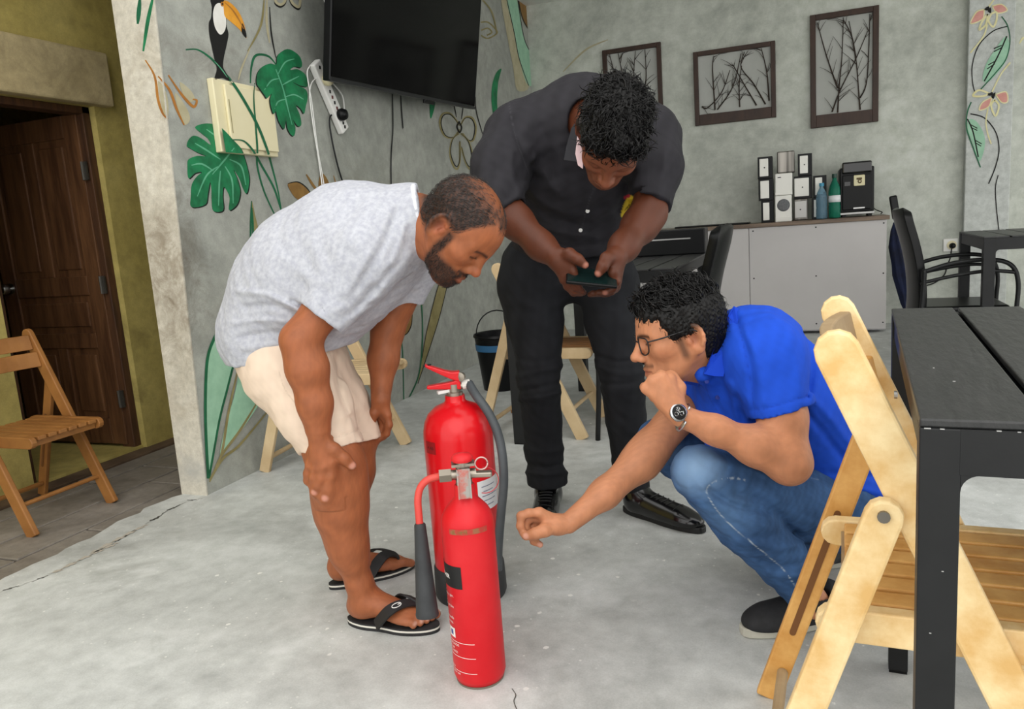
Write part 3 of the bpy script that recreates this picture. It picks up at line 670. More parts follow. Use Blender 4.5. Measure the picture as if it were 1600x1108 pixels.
# bin with a blue band
bc = onz(785, 606)
bn = thing('waste_bin', bc, 'black plastic waste bin with blue band near the far wall corner', 'bin')
obj('bucket', MB().lathe([(.001, 0), (.115, 0), (.15, .33), (.158, .335), (.155, .35), (.145, .345), (.11, .02), (.001, .015)], 28, bc), M_PLB, bn, auto=40)
obj('band', MB().lathe([(.139, .25), (.146, .25), (.149, .29), (.142, .29)], 28, bc), mat('blue_band', '#2c5f86', .5), bn, auto=40)
obj('handle', MB().tube([bc + np.array([.15 * math.cos(a), 0, .33 + .16 * math.sin(a)]) for a in [math.pi * i / 14 for i in range(15)]], .004, 6), M_BLK, bn)

# counter
ct = thing('counter', (-.4, 6.6, 0), 'white fronted counter with brown top along the back wall', 'counter')
obj('body', MB().bx(-1.45, .55, 6.365, 6.845, .02, .845), mat('counter_body', '#bfbdc0', .6), ct)
for (a, b) in ((-1.45, -.42), (-.416, .556)):
    pn = obj('front_panel', MB().bx(a, b, 6.345, 6.364, .03, .845), mat('counter_panel', '#b8b5b4', .55, col2='#bebbba', scale=2), ct, bevel=.002)
    for sx in ([b - .02] if b > 0 else []) + [a + .03, (a + b) / 2]:
        for sz in (.82, .45, .08):
            obj('screw', MB().lathe([(.001, -.002), (.006, -.001), (.006, .002)], 8, (sx, 6.345, sz), Matrix.Rotation(math.pi / 2, 3, 'X')), M_INK, pn)
obj('worktop', MB().bx(-1.48, .575, 6.325, 6.845, .846, .876), mat('counter_top', '#5a4a3e', .4, col2='#7d6a58', scale=6, stretch=(.6, 8, 8)), ct, bevel=.003)
tr = obj('tray', MB().bx(-1.0, -.42, 6.40, 6.62, .877, .889), M_PLB, bevel=.004); tag(tr, 'flat black tray lying on the left part of the counter', 'tray')

def c6(x, y): return (1170 + x / 6.957, 220 + y / 6.957)
YC = 6.47
cols = {  # crop coordinates of every unit of the stacks
    0: [('H', 130, 265, .17, 'panel'), ('D', 105, 265, .17, 'panel'), ('A', 100, 260, .168, 'dot')],
    1: [('I', 285, 465, .20, 'grille'), ('E', 285, 475, .17, 'white'), ('B', 310, 500, .165, 'chrome')],
    2: [('J', 490, 640, .165, 'chromedot'), ('F', 490, 690, .172, 'whitedot'), ('C', 535, 690, .166, 'dot')],
    3: [('K', 685, 800, .165, 'panel'), ('G', 700, 845, .165, 'panel')]}
LBL = {'H': 'black box with white panel at the bottom left of the counter stack', 'D': 'black box with white panel, second from bottom at the stack left end',
       'A': 'black box with dotted white panel on top of the left stack', 'I': 'white box with round grey grille at the bottom of the counter stack', 'E': 'plain white box above the round grille box',
       'B': 'brushed metal box on top of the counter stack', 'J': 'grey metal dispenser with keyhole beside the round grille box', 'F': 'white dispenser with keyhole in the middle of the counter stack',
       'C': 'black box with dotted white panel at the top right of the stack', 'K': 'black box with white panel behind the blue bottle', 'G': 'black box with white panel above and left of the bottles'}
M_CHR = mat('brushed_metal', '#8f8b84', .3, .9, col2='#4a4844', scale=3, stretch=(8, 1, .2))
M_PANW = mat('panel_white', '#ecebe4', .5)
for ci, units in cols.items():
    z = .877
    for (nm, xa, xb, h, kd) in units:
        X0, X1 = ony(*c6(xa, 500), YC)[0], ony(*c6(xb, 500), YC)[0]
        zc = z + h / 2
        t = thing('paper_dispenser' if kd != 'grille' else 'speaker_box', ((X0 + X1) / 2, YC + .06, z), LBL[nm], 'dispenser' if kd != 'grille' else 'speaker', 'boxes stacked on the counter')
        bm_ = {'panel': M_PLB, 'dot': M_PLB, 'grille': M_PANW, 'white': M_PANW, 'chrome': M_CHR, 'chromedot': M_CHR, 'whitedot': M_PLB}[kd]
        obj('case', MB().bx(X0, X1, YC, YC + .12, z + .0005, z + h - .0005), bm_, t, bevel=.008 if kd in ('chrome', 'white', 'chromedot') else .003, seg=3)
        iw = .014 if kd in ('panel', 'dot') else .004
        if kd in ('panel', 'dot', 'whitedot', 'chromedot'):
            pmat = M_PANW if kd != 'chromedot' else mat('grey_metal', '#a3a29e', .35, .8)
            obj('front_panel', MB().bx(X0 + iw, X1 - iw * (2.2 if kd != 'whitedot' else 6), YC - .008, YC + .001, z + .018, z + h - .016), pmat, t, bevel=.003)
        if kd in ('dot', 'whitedot', 'chromedot'):
            obj('keyhole', MB().lathe([(.001, -.001), (.0055, -.001), (.0055, .002)], 10, ((X0 + X1) / 2 - .004, YC - .009, zc), Matrix.Rotation(math.pi / 2, 3, 'X')), M_INK, t)
        if kd == 'grille':
            obj('grille', MB().lathe([(.001, .006), (.03, .005), (.047, .001), (.048, -.002)], 32, ((X0 + X1) / 2, YC - .001, z + .125), Matrix.Rotation(math.pi / 2, 3, 'X')), mat('grille_grey', '#5a5c5e', .7, col2='#77797b', scale=160), t, smooth=True)
            obj('base_lip', MB().bx(X0, X1, YC - .012, YC, z, z + .035), M_PANW, t, bevel=.002)
        if kd == 'white':
            obj('maker_mark', MB().bx(X0 + .02, X0 + .045, YC - .001, YC, z + h - .034, z + h - .027), M_INK, t)
            obj('lower_edge', MB().bx(X0, X1, YC - .008, YC, z + .004, z + .022), M_PANW, t, bevel=.002)
        z += h
# coffee machine
xa, xb = ony(*c6(985, 600), 6.45)[0], ony(*c6(1365, 600), 6.45)[0]
cm = thing('coffee_machine', ((xa + xb) / 2, 6.6, .877), 'black coffee machine with cream badge at the right end of the counter', 'coffee machine')
obj('body', MB().bx(xa, xb, 6.46, 6.78, .91, 1.245), M_PLB, cm, bevel=.012, seg=3)
obj('front_plate', MB().bx(xa + .02, xb - .025, 6.445, 6.465, .93, 1.19), mat('black_satin', '#0c0d0e', .45, spec=.3), cm, bevel=.006)
obj('top_unit', MB().bx(xa + .018, xb - .018, 6.435, 6.75, 1.20, 1.285), M_BLACKGL, cm, bevel=.012, seg=3)
obj('badge', MB().bx(xa + .098, xa + .175, 6.436, 6.447, 1.105, 1.185), mat('badge_cream', '#d8d0a8', .4), cm, bevel=.008, seg=3)
obj('badge_mark', MB().bx(xa + .118, xa + .155, 6.434, 6.437, 1.15, 1.165).torus((xa + .14, 6.4345, 1.138), .011, .004, Matrix.Rotation(math.pi / 2, 3, 'X'), 14, 4), mat('badge_ink', '#5b4a2c', .6), cm)
obj('button_panel', MB().bx(xa + .035, xa + .075, 6.438, 6.446, 1.11, 1.14), M_BLACKGL, cm)
obj('handle', MB().bx(xa + .095, xa + .175, 6.432, 6.447, .935, .948), M_STEEL, cm, bevel=.002)
obj('drip_tray', MB().bx(xa, xb, 6.42, 6.74, .895, .913), mat('silver_edge', '#a7a7a5', .35, .8), cm, bevel=.003)
for x in (xa + .02, xb - .04):
    for y in (6.45, 6.70): obj('foot', MB().bx(x, x + .025, y, y + .03, .877, .896), M_PLB, cm)
obj('cable', MB().tube(cr([(xb - .01, 6.70, .95), (xb + .03, 6.68, .915), (xb + .07, 6.66, .895), (.54, 6.66, .882)], 5), .004, 6), M_BLK, cm)
# bottles
def bottle(px, name, label, m, mc, h, r, y):
    b = ony(px, 343, y); b = np.array([b[0], y, .877])
    t = thing(name, b, label, 'bottle', 'plastic bottles on the counter')
    obj('bottle_body', MB().lathe([(.001, .001), (r * .9, .002), (r, .012), (r, h * .28), (r * .93, h * .32), (r, h * .36), (r, h * .62), (r * .8, h * .74), (r * .36, h * .86), (r * .36, h * .93), (.001, h * .93)], 24, b), m, t, smooth=True)
    obj('cap', MB().lathe([(.001, h * .91), (r * .44, h * .91), (r * .44, h), (.001, h)], 16, b), mc, t, auto=40)
    return t, b
t, b = bottle(1284, 'water_bottle', 'clear blue plastic bottle on the counter beside the boxes', mat('blue_pet', '#9fc4d8', .08, trans=.75, ior=1.2), mat('blue_cap', '#3f8fae', .4), .27, .04, 6.41)
t, b = bottle(1304, 'green_bottle', 'green plastic bottle with paper label next to the coffee machine', mat('green_pet', '#2f8f74', .12, trans=.55, ior=1.2), mat('green_cap', '#1c3a30', .4), .33, .042, 6.41)
obj('label_band', MB().lathe([(.0425, .12), (.0432, .12), (.0432, .17), (.0425, .17)], 24, b), M_PAPER, t, smooth=True)

# umbrella leaning on the counter end
ub = thing('umbrella', (.72, 6.55, 0), 'folded navy blue umbrella with black handle leaning beside the counter', 'umbrella')
p0, p1 = np.array([.76, 6.50, .03]), np.array([.625, 6.62, .98])
ax = (p1 - p0); Lx = np.linalg.norm(ax); ax /= Lx
ux = np.cross(ax, [0, 1, 0]); ux /= np.linalg.norm(ux); uy = np.cross(ax, ux)
vs, fs, N = [], [], 32
prof = [(.012, .0), (.03, .05), (.055, .18), (.075, .40), (.07, .62), (.045, .74), (.022, .80)]
for (r, l) in prof:
    for j in range(N):
        a = 2 * math.pi * j / N; rr = r * (1 + .22 * math.sin(8 * a + l * 5)); vs.append(p0 + ax * l + ux * rr * math.cos(a) + uy * rr * math.sin(a))
for i in range(len(prof) - 1):
    for j in range(N): fs.append((i * N + j, i * N + (j + 1) % N, (i + 1) * N + (j + 1) % N, (i + 1) * N + j))
obj('canopy', MB().add(vs, fs + [tuple(range(N - 1, -1, -1)), tuple(range((len(prof) - 1) * N, len(prof) * N))]), mat('navy_cloth', '#10162c', .8, col2='#1a2547', scale=8), ub, smooth=True)
obj('shaft', MB().tube([p0 - ax * .02, p0 + ax * .86], .006, 8), M_STEEL, ub)
obj('handle', MB().bar(p0 + ax * .82, p0 + ax * 1.0, .055, .045, (1, 0, 0)), M_PLB, ub, bevel=.012, seg=3)
obj('ferrule', MB().lathe([(.001, -.012), (.012, -.01), (.012, .01), (.001, .012)], 12, p0 + ax * .80), M_STEEL, ub)

# framed twigs
M_FR = mat('dark_walnut', '#2e1d14', .5, col2='#3d281c', scale=5, stretch=(4, 4, 1))
M_TWIG = mat('twig', '#241c16', .8, col2='#3a2e24', scale=30)
M_BACKING = mat('pale_backing', '#a9aba6', .85, col2='#b3b5b0', scale=4)
def c5(l): return [(900 + x / 2.286, y / 2.286) for x, y in l]
def frame(q, bw, bb_, label, stems, cat='framed picture', seed=1):
    P4 = [ony(*p, YB - .03) for p in q]; x0 = (P4[0][0] + P4[3][0]) / 2; x1 = (P4[1][0] + P4[2][0]) / 2; z1 = (P4[0][2] + P4[1][2]) / 2; z0 = (P4[2][2] + P4[3][2]) / 2
    t = thing('picture_frame', ((x0 + x1) / 2, YB, z0), label, cat, 'framed twigs on the back wall')
    ya, yb = YB - .035, YB - .002
    obj('frame_board', MB().bx(x0, x0 + bw, ya, yb, z0, z1), M_FR, t, bevel=.003); obj('frame_board', MB().bx(x1 - bw, x1, ya, yb, z0, z1), M_FR, t, bevel=.003)
    obj('frame_board', MB().bx(x0 + bw, x1 - bw, ya + .001, yb, z1 - bw, z1), M_FR, t, bevel=.003); obj('frame_board', MB().bx(x0 + bw, x1 - bw, ya + .001, yb, z0, z0 + bb_), M_FR, t, bevel=.003)
    obj('backing', MB().bx(x0 + bw * .5, x1 - bw * .5, YB - .007, YB - .003, z0 + bb_ * .5, z1 - bw * .5), M_BACKING, t)
    rr = random.Random(seed)
    def clampp(p): return np.array([min(max(p[0], x0 + bw + .004), x1 - bw - .004), p[1], min(max(p[2], z0 + bb_ + .004), z1 - bw - .004)])
    for s_ in stems:
        pts = [clampp(ony(*p, YB - .016 + rr.uniform(-.003, .003))) for p in c5(s_)]
        c = cr(pts, 6); n = len(c)
        tw = obj('twig', MB().tube(c, [.0062 * (1 - .6 * i / n) for i in range(n)], 5), M_TWIG, t)
        for k in range(8):
            i = rr.randrange(1, n - 1); d = c[min(i + 1, n - 1)] - c[i - 1]; d /= np.linalg.norm(d)
            a = rr.choice([-1, 1]) * rr.uniform(.4, .9); L_ = rr.uniform(.05, .15)
            e = np.array([d[0] * math.cos(a) - d[2] * math.sin(a), 0, d[0] * math.sin(a) + d[2] * math.cos(a)])
            p2 = clampp(c[i] + e * L_); pm = clampp(c[i] + e * L_ * .5 + np.array([0, 0, .006]))
            obj('side_twig', MB().tube([c[i], pm, p2], [.0028, .002, .0012], 4), M_TWIG, tw)
    return t
frame([(1265, 24), (1373, 8), (1373, 190), (1267, 200)], .042, .095, 'tall dark wooden frame with long twigs, rightmost on back wall',
      [[(935, 402), (940, 310), (950, 200), (955, 62)], [(915, 400), (945, 320), (1000, 210), (1042, 110)], [(1015, 392), (1010, 330), (1000, 210), (975, 75)], [(1015, 350), (1040, 280), (1050, 50)], [(935, 315), (895, 200), (862, 80)], [(1000, 210), (985, 130), (955, 70)]], seed=3)
frame([(1083, 82), (1212, 63), (1212, 185), (1086, 195)], .036, .085, 'wide dark wooden frame with twigs in the middle of back wall',
      [[(497, 392), (488, 250), (492, 200)], [(505, 392), (560, 310), (590, 190)], [(585, 382), (583, 300), (592, 235)], [(677, 372), (635, 300), (590, 240), (602, 185)], [(690, 360), (682, 260), (662, 165)], [(645, 376), (600, 300), (560, 230)], [(450, 380), (470, 385), (520, 330), (550, 250)]], seed=5)
frame([(942, 80), (1032, 64), (1036, 180), (945, 196)], .036, .075, 'dark wooden twig frame partly hidden behind the standing man',
      [[(200, 400), (170, 280), (150, 175)], [(215, 400), (205, 300), (212, 175)], [(230, 400), (250, 290), (246, 170)], [(150, 380), (140, 280), (120, 190)]], seed=7)

# television
T0, T1 = onx(516, 126, -2.14), onx(742, 171, -2.14)
zb = (T0[2] + T1[2]) / 2; tilt = math.radians(9); HT = .98
tv = thing('television', (-2.2, (T0[1] + T1[1]) / 2, zb), 'large black flat television tilted down on the mural wall', 'television')
e_u = np.array([math.sin(tilt), 0, math.cos(tilt)]); e_n = np.array([math.cos(tilt), 0, -math.sin(tilt)])
A0, A1 = T0.copy(), T1.copy()
def tvbox(n, y0, y1, u0, u1, n0, n1, m, bev=.0):
    B = np.array([A0[0], 0, 0]); out = []
    for (yy, zz) in ((y0, u0), (y1, u0), (y1, u1), (y0, u1)):
        zl = A0[2] + (A1[2] - A0[2]) * (yy - A0[1]) / (A1[1] - A0[1])
        out.append(np.array([A0[0], yy, zl]) + e_u * zz + e_n * n0)
    return obj(n, MB().prism(out, e_n * (n1 - n0)), m, tv, bevel=bev)
ya, yb = A0[1], A1[1]
tvbox('case', ya, yb, 0, HT, -.045, -.002, M_PLB, .006)
tvbox('screen', ya + .008, yb - .008, .022, HT - .008, -.002, .001, mat('tv_glass', '#040405', .12, spec=.12), 0)
tvbox('lower_bezel', ya, yb, 0, .018, -.002, .003, mat('tv_bezel', '#1a1b1d', .3), .001)
ym = ya + (yb - ya) * .56
tvbox('sensor_badge', ym, ym + .14, -.022, .0, -.006, .006, M_PLB, .003)
tvbox('wall_mount', ya + .4, yb - .4, .25, .65, -.13, -.045, M_BLK)
for (pl_, r_) in (([(613, 143), (614, 200), (611, 250), (612, 320)], .004), ([(626, 146), (628, 175), (630, 200)], .003)):
    obj('cable', MB().tube(cr([onx(*p, -2.292) for p in pl_], 6), r_, 6), M_BLK, tv)

# meter box on the wall
q = [onx(*p, -2.256) for p in BOXQ]; y0 = (q[0][1] + q[3][1]) / 2; y1 = (q[1][1] + q[2][1]) / 2; z1 = (q[0][2] + q[1][2]) / 2; z0 = (q[2][2] + q[3][2]) / 2
eb = thing('meter_box', (-2.3, (y0 + y1) / 2, z0), 'cream electrical meter box on the mural wall under the toucan', 'electrical box')
obj('casing', MB().bx(-2.2995, -2.268, y0, y1, z0, z1), M_CREAM, eb, bevel=.004)
bd = obj('box_door', MB().bx(-2.268, -2.2555, y0 + .055, y1 - .008, z0 + .02, z1 - .02), M_CREAM, eb, bevel=.003)
obj('door_slot', MB().bx(-2.256, -2.2548, y0 + .066, y0 + .071, z0 + .08, z1 - .08), mat('cream_shadow', '#8f875f', .7), bd)

# power strip with plugs and cables
a, b = onx(491, 97, -2.28), onx(537, 205, -2.28)
ps = thing('power_strip', (a + b) / 2, 'white multi socket power strip hung on the wall beside the television', 'power strip')
dr = b - a; dr /= np.linalg.norm(dr); nx = np.array([1., 0, 0]); sdv = np.cross(dr, nx)
obj('strip_body', MB().bar(a, b, .075, .035, np.cross(nx, dr)), M_WHITE, ps, bevel=.008, seg=3)
LL = np.linalg.norm(b - a)
for u in (.08, .42, .50, .58, .66, .88, .94):
    c = a + dr * LL * u + nx * .018; obj('socket_hole', MB().box(c, (.003, .013, .016)), M_INK if u not in (.50, .66) else mat('switch_dark', '#5a1f1f', .5), ps)
c = a + dr * LL * .26 + nx * .035; obj('white_plug', MB().lathe([(.001, -.02), (.026, -.02), (.030, .0), (.024, .018), (.001, .022)], 18, c, Matrix.Rotation(math.pi / 2, 3, 'Y')), M_CREAM, ps, smooth=True)
c = a + dr * LL * .76 + nx * .035; obj('black_plug', MB().lathe([(.001, -.02), (.030, -.02), (.032, .0), (.024, .02), (.001, .024)], 18, c, Matrix.Rotation(math.pi / 2, 3, 'Y')), M_PLB, ps, smooth=True)
for pts, r, m in (([(500, 120), (488, 128), (484, 150), (490, 200), (498, 250), (506, 312)], .0032, M_WHITE), ([(486, 102), (480, 115), (487, 160), (496, 230), (503, 270), (510, 312)], .0032, M_WHITE),
                  ([(524, 176), (515, 185), (518, 215), (528, 260), (540, 300), (541, 320)], .0045, M_BLK), ([(538, 175), (535, 150), (520, 130), (511, 118), (512, 100)], .004, M_WHITE), ([(505, -5), (514, 30), (517, 60), (514, 105)], .003, M_WHITE)):
    obj('cable', MB().tube(cr([onx(*p, -2.285) for p in pts], 6), r, 6), m, ps, smooth=True)

# wall outlet with plug
oc = ony(1485, 383, YB - .005)
ou = thing('wall_outlet', oc, 'white wall outlet with black plug and cord near the back chair', 'outlet')
obj('plate', MB().bx(oc[0] - .05, oc[0] + .05, YB - .012, YB - .001, oc[2] - .05, oc[2] + .05), M_WHITE, ou, bevel=.004)
obj('socket_ring', MB().lathe([(.024, 0), (.034, 0), (.034, .006), (.024, .006)], 20, (oc[0] + .008, YB - .012, oc[2]), Matrix.Rotation(math.pi / 2, 3, 'X')), M_CREAM, ou)
obj('plug', MB().lathe([(.001, .045), (.012, .044), (.022, .02), (.024, 0), (.001, 0)], 16, (oc[0] + .012, YB - .012, oc[2] - .005), Matrix.Rotation(math.pi / 2, 3, 'X')), M_PLB, ou, smooth=True)
obj('cord', MB().tube(cr([ony(1487, 388, YB - .05), ony(1485, 402, YB - .045), ony(1480, 415, YB - .03), ony(1475, 430, YB - .02), ony(1458, 443, YB - .02), ony(1432, 449, YB - .02)], 6), .005, 6), M_BLK, ou, smooth=True)

# ---------------------------------------------------------------- fire extinguishers
def facing(base):
    d = CAM - base; d[2] = 0; d /= np.linalg.norm(d); r = np.array([-d[1], d[0], 0]); return d, r   # towards camera, towards image right
def wrap(base, rad, text=None, size=.01, ang=0, z=0, m=None, par=None, name='print', bold=0.0, poly=None):
    d, r = facing(base)
    v, f = font_mesh(text, size, 'LEFT', bold) if text else poly
    def mp(x, y):
        a = ang + x / rad; return base + (d * math.cos(a) + r * math.sin(a)) * (rad + .0006) + np.array([0, 0, z + y])
    return obj(name, MB().add([mp(p[0], p[1]) for p in v], f), m, par)
def patch(rad, x0, x1, y0, y1, n=14):
    v, f = [], []
    for i in range(n + 1): v += [(x0 + (x1 - x0) * i / n, y0), (x0 + (x1 - x0) * i / n, y1)]
    return v, [(2 * i, 2 * i + 2, 2 * i + 3, 2 * i + 1) for i in range(n)]

E1 = onz(751, 1056)
e1 = thing('fire_extinguisher', E1, 'slim red carbon dioxide fire extinguisher with black horn in front', 'fire extinguisher', 'fire extinguishers on the floor')
R1 = .0585
dome = [(R1 * math.cos(a) if a < 1.15 else .024 + 0 * a, .372 + .045 * math.sin(a)) for a in [i * 1.5 / 9 for i in range(8)]]
obj('cylinder', MB().lathe([(.001, .004), (.046, .002), (.054, .006), (R1, .02), (R1, .36), (R1 * .985, .375), (R1 * .93, .388), (R1 * .80, .402), (R1 * .62, .414), (.027, .424), (.023, .430), (.0225, .452), (.020, .456), (.001, .456)], 48, E1), M_REDD, e1, auto=50)
obj('base_ring', MB().lathe([(.045, 0), (.0535, 0), (.0545, .005), (.045, .006)], 40, E1), mat('ring_grey', '#8a8176', .5, .6), e1, auto=40)
d1, r1 = facing(E1)
obj('shoulder_stamp', MB().add(*[[E1 + (d1 * math.cos(a) + r1 * math.sin(a)) * (R1 + .0006) + np.array([0, 0, .362 + h]) for a in np.linspace(-.75, .75, 16) for h in (0, .012)], [(2 * i, 2 * i + 2, 2 * i + 3, 2 * i + 1) for i in range(15)]]), mat('worn_band', '#a8352c', .7, col2='#8d5a3c', scale=60, ramp=(.45, .55)), e1)
wrap(E1, R1 + .0004, 'B  HM4', .011, -.62, .3635, mat('stamp_ink', '#7a5a2a', .7), e1, 'shoulder_stamp_text')
lb = wrap(E1, R1, None, 0, 0, 0, M_INK, e1, 'black_label', poly=patch(R1, -R1 * 1.75, -R1 * .40, .238, .289))
M_PRT = mat('white_print', '#e3ddd8', .6)
wrap(E1, R1 + .0003, 'EXTINGUISHER', .0125, -2.42, .258, M_PRT, e1, 'label_lettering', .0004)
for (tx, zz, a0, sz) in (('Remove safety pin.', .216, -1.98, .0088), ('Aim at base of fire', .190, -2.0, .0088), ('Squeeze the handle', .163, -2.05, .0085), ('and sweep.', .152, -1.62, .0085), ('CARBON DIOXIDE', .101, -1.95, .0082), ('Do not use if seal', .092, -2.0, .0078), ('is broken. CE 0035', .083, -1.9, .0078), ('Made to EN3', .045, -1.78, .0072), ('Recharge after use', .033, -1.75, .0072)):
    wrap(E1, R1 + .0002, tx, sz, a0, zz, M_PRT, e1, 'small_print')
for zz in (.110, .076, .040): wrap(E1, R1, None, 0, 0, 0, M_PRT, e1, 'print_rule', poly=patch(R1, -R1 * 1.6, -R1 * .12, zz, zz + .0012))
wrap(E1, R1, None, 0, 0, 0, M_PRT, e1, 'print_symbol', poly=patch(R1, -R1 * 1.35, -R1 * .93, .119, .141)); wrap(E1, R1 + .0003, None, 0, 0, 0, mat('print_blue', '#3a4a86', .6), e1, 'print_symbol_mark', poly=patch(R1, -R1 * 1.22, -R1 * 1.05, .124, .136))
vc = E1 + np.array([0, 0, .456])
obj('valve_body', MB().lathe([(.001, 0), (.018, 0), (.018, .012), (.013, .014), (.013, .034), (.016, .036), (.016, .052), (.001, .054)], 20, vc).tube([vc + np.array([0, 0, .022]) - r1 * .045, vc + np.array([0, 0, .022]) + r1 * .028], .011, 12), M_BRASS, e1, auto=40)
obj('hose_nut', MB().tube([vc + np.array([0, 0, .022]) - r1 * .052, vc + np.array([0, 0, .022]) - r1 * .026], .0155, 6), mat('nickel_dark', '#8b8377', .35, .9), e1)
obj('valve_cap', MB().lathe([(.001, .0), (.022, 0), (.024, .006), (.019, .014), (.001, .017)], 20, vc + np.array([0, 0, .052])), M_REDD, e1, auto=50)
lt, lb_ = vc + d1 * .022 + np.array([0, 0, .040]), vc + d1 * .034 + np.array([0, 0, -.022])
obj('squeeze_lever', MB().bar(lt, lb_, .026, .003, r1).bar(lt + r1 * .013, lb_ + r1 * .013, .003, .014, r1).bar(lt - r1 * .013, lb_ - r1 * .013, .003, .014, r1), mat('lever_red_chrome', '#a2625a', .35, .7, col2='#8d8b85', scale=30, ramp=(.45, .55)), e1)
obj('lever_bracket', MB().bar(vc + r1 * -.024 + np.array([0, 0, .045]), vc + r1 * .026 + np.array([0, 0, .045]), .006, .03, (0, 0, 1)), M_BRASS, e1)
obj('carry_handle', MB().bar(vc + r1 * .008 + np.array([0, 0, .020]), vc + r1 * .062 + d1 * .004 + np.array([0, 0, .018]), .012, .02, (0, 0, 1)), M_BRASS, e1, bevel=.003)
Mr = Matrix((Vector(r1), Vector((0, 0, 1)), Vector(d1))).transposed()
obj('pull_pin', MB().torus(vc + r1 * .040 + d1 * .02 + np.array([0, 0, .048]), .0135, .0018, Mr, 20, 6), mat('pin_ring', '#c9a6a0', .35, .6), e1, smooth=True)
obj('seal_loop', MB().torus(vc + r1 * .045 + d1 * .02 + np.array([0, 0, .010]), .029, .0010, Mr, 26, 5, -1.9, 1.7), mat('seal_red', '#a8202a', .5), e1, smooth=True)
de = 1.665
hose = [vc + np.array([0, 0, .022]) - r1 * .045] + [P(x, y, de) for x, y in ((684, 745), (668, 750), (657, 762), (653, 780), (654, 800), (656, 822))]
obj('hose', MB().tube(cr(hose, 6), .0082, 12), mat('red_hose', '#c0352e', .45, col2='#c9453c', scale=8), e1, smooth=True)
h0, h1 = P(656, 818, de), P(668, 963, de); hx = (h1 - h0); hl = np.linalg.norm(hx); hx /= hl
Mh = Vector((0, 0, 1)).rotation_difference(V(hx)).to_matrix()
obj('discharge_horn', MB().lathe([(.001, 0), (.0105, 0), (.0125, .003), (.0135, .02), (.024, hl - .012), (.0255, hl - .006), (.0245, hl), (.021, hl), (.019, hl - .03), (.001, hl - .032)], 28, h0, Mh), M_RUB, e1, auto=40)

E2 = onz(737, 925)
e2 = thing('fire_extinguisher', E2, 'larger red fire extinguisher with grey hose and black base behind the slim one', 'fire extinguisher', 'fire extinguishers on the floor')
R2 = .0935; d2, r2 = facing(E2)
obj('cylinder', MB().lathe([(.001, .02), (R2 * .97, .022), (R2, .03), (R2, .455), (R2 * .985, .475), (R2 * .93, .497), (R2 * .82, .517), (R2 * .62, .534), (R2 * .4, .543), (.030, .547), (.027, .552), (.0265, .565), (.001, .565)], 56, E2), M_RED, e2, auto=50)
obj('base_boot', MB().lathe([(.001, 0), (R2 + .002, 0), (R2 + .006, .01), (R2 + .004, .085), (R2 + .0005, .095), (R2 - .004, .09), (.001, .02)], 48, E2), M_RUB, e2, auto=40)
v2 = E2 + np.array([0, 0, .565])
obj('valve_body', MB().lathe([(.001, 0), (.022, 0), (.022, .008), (.015, .010), (.015, .03), (.001, .032)], 18, v2).tube([v2 + np.array([0, 0, .02]), v2 + r2 * .034 + np.array([0, 0, .026])], .010, 10), M_BRASS, e2, auto=40)
obj('hose_sleeve', MB().tube([v2 + r2 * .022 + np.array([0, 0, .024]), v2 + r2 * .044 + np.array([0, 0, .028])], .0125, 12), mat('white_tape', '#d2cfc8', .6), e2)
obj('seal_tab', MB().bar(v2 - r2 * .012 + np.array([0, 0, .014]), v2 - r2 * .045 + d2 * .01 + np.array([0, 0, .012]), .008, .014, (0, 0, 1)), M_WHITE, e2)
hd = v2 + np.array([0, 0, .05])
def lever(z0, tip, w0, w1):
    a = v2 + r2 * .018 + np.array([0, 0, z0]); mid = v2 - r2 * .012 + np.array([0, 0, z0 + (tip[1] - z0) * .25 - .002]); b = v2 - r2 * tip[0] + np.array([0, 0, tip[1]])
    mb = MB(); pts = cr([a, mid, b], 5); vs, fs = [], []
    for i, p in enumerate(pts):
        u = i / (len(pts) - 1); hw = w0 + (w1 - w0) * u; th = .030 * (1 - u) + .008 * u
        vs += [p + d2 * hw + np.array([0, 0, th / 2]), p - d2 * hw + np.array([0, 0, th / 2]), p - d2 * hw - np.array([0, 0, th / 2]), p + d2 * hw - np.array([0, 0, th / 2])]
    n = len(pts); fs = [(4 * i + j, 4 * i + (j + 1) % 4, 4 * i + 4 + (j + 1) % 4, 4 * i + 4 + j) for i in range(n - 1) for j in range(4)] + [(0, 1, 2, 3), tuple(4 * n - 4 + j for j in range(4))]
    return mb.add(vs, fs)
obj('squeeze_lever', lever(.050, (.072, .087), .015, .012), M_RED, e2, bevel=.004); obj('lever_tip', MB().box(v2 - r2 * .066 + np.array([0, 0, .086]), (.016, .016, .005)), M_RUB, e2)
obj('carry_handle', lever(.030, (.072, .027), .013, .011), M_RED, e2, bevel=.003)
obj('gauge', MB().lathe([(.001, -.006), (.012, -.006), (.012, .004), (.001, .006)], 18, v2 + r2 * .02 + d2 * .012 + np.array([0, 0, .05]), Matrix.Rotation(math.pi / 2, 3, 'X')), M_BRASS, e2, auto=40)
hs = [v2 + r2 * .040 + np.array([0, 0, .028])] + [P(x, y, dd) for x, y, dd in ((744, 618, 2.02), (762, 643, 2.0), (777, 675, 1.985), (785, 712, 1.98), (787, 755, 1.985), (783, 800, 2.0), (779, 850, 2.03), (778, 890, 2.05))]
obj('hose', MB().tube(cr(hs, 7), .0118, 12), mat('grey_rubber', '#3d4245', .5, col2='#4a4f52', scale=10), e2, smooth=True)
wrap(E2, R2, None, 0, 0, 0, M_PAPER, e2, 'inspection_label', poly=patch(R2, R2 * .42, R2 * 1.35, .262, .345))
for k in range(5): wrap(E2, R2 + .0004, None, 0, 0, 0, mat('label_ink', '#7d8294', .7), e2, 'label_line', poly=patch(R2, R2 * (.55 + .05 * (k % 2)), R2 * (1.0 + .1 * (k % 3)), .275 + k * .013, .2775 + k * .013))
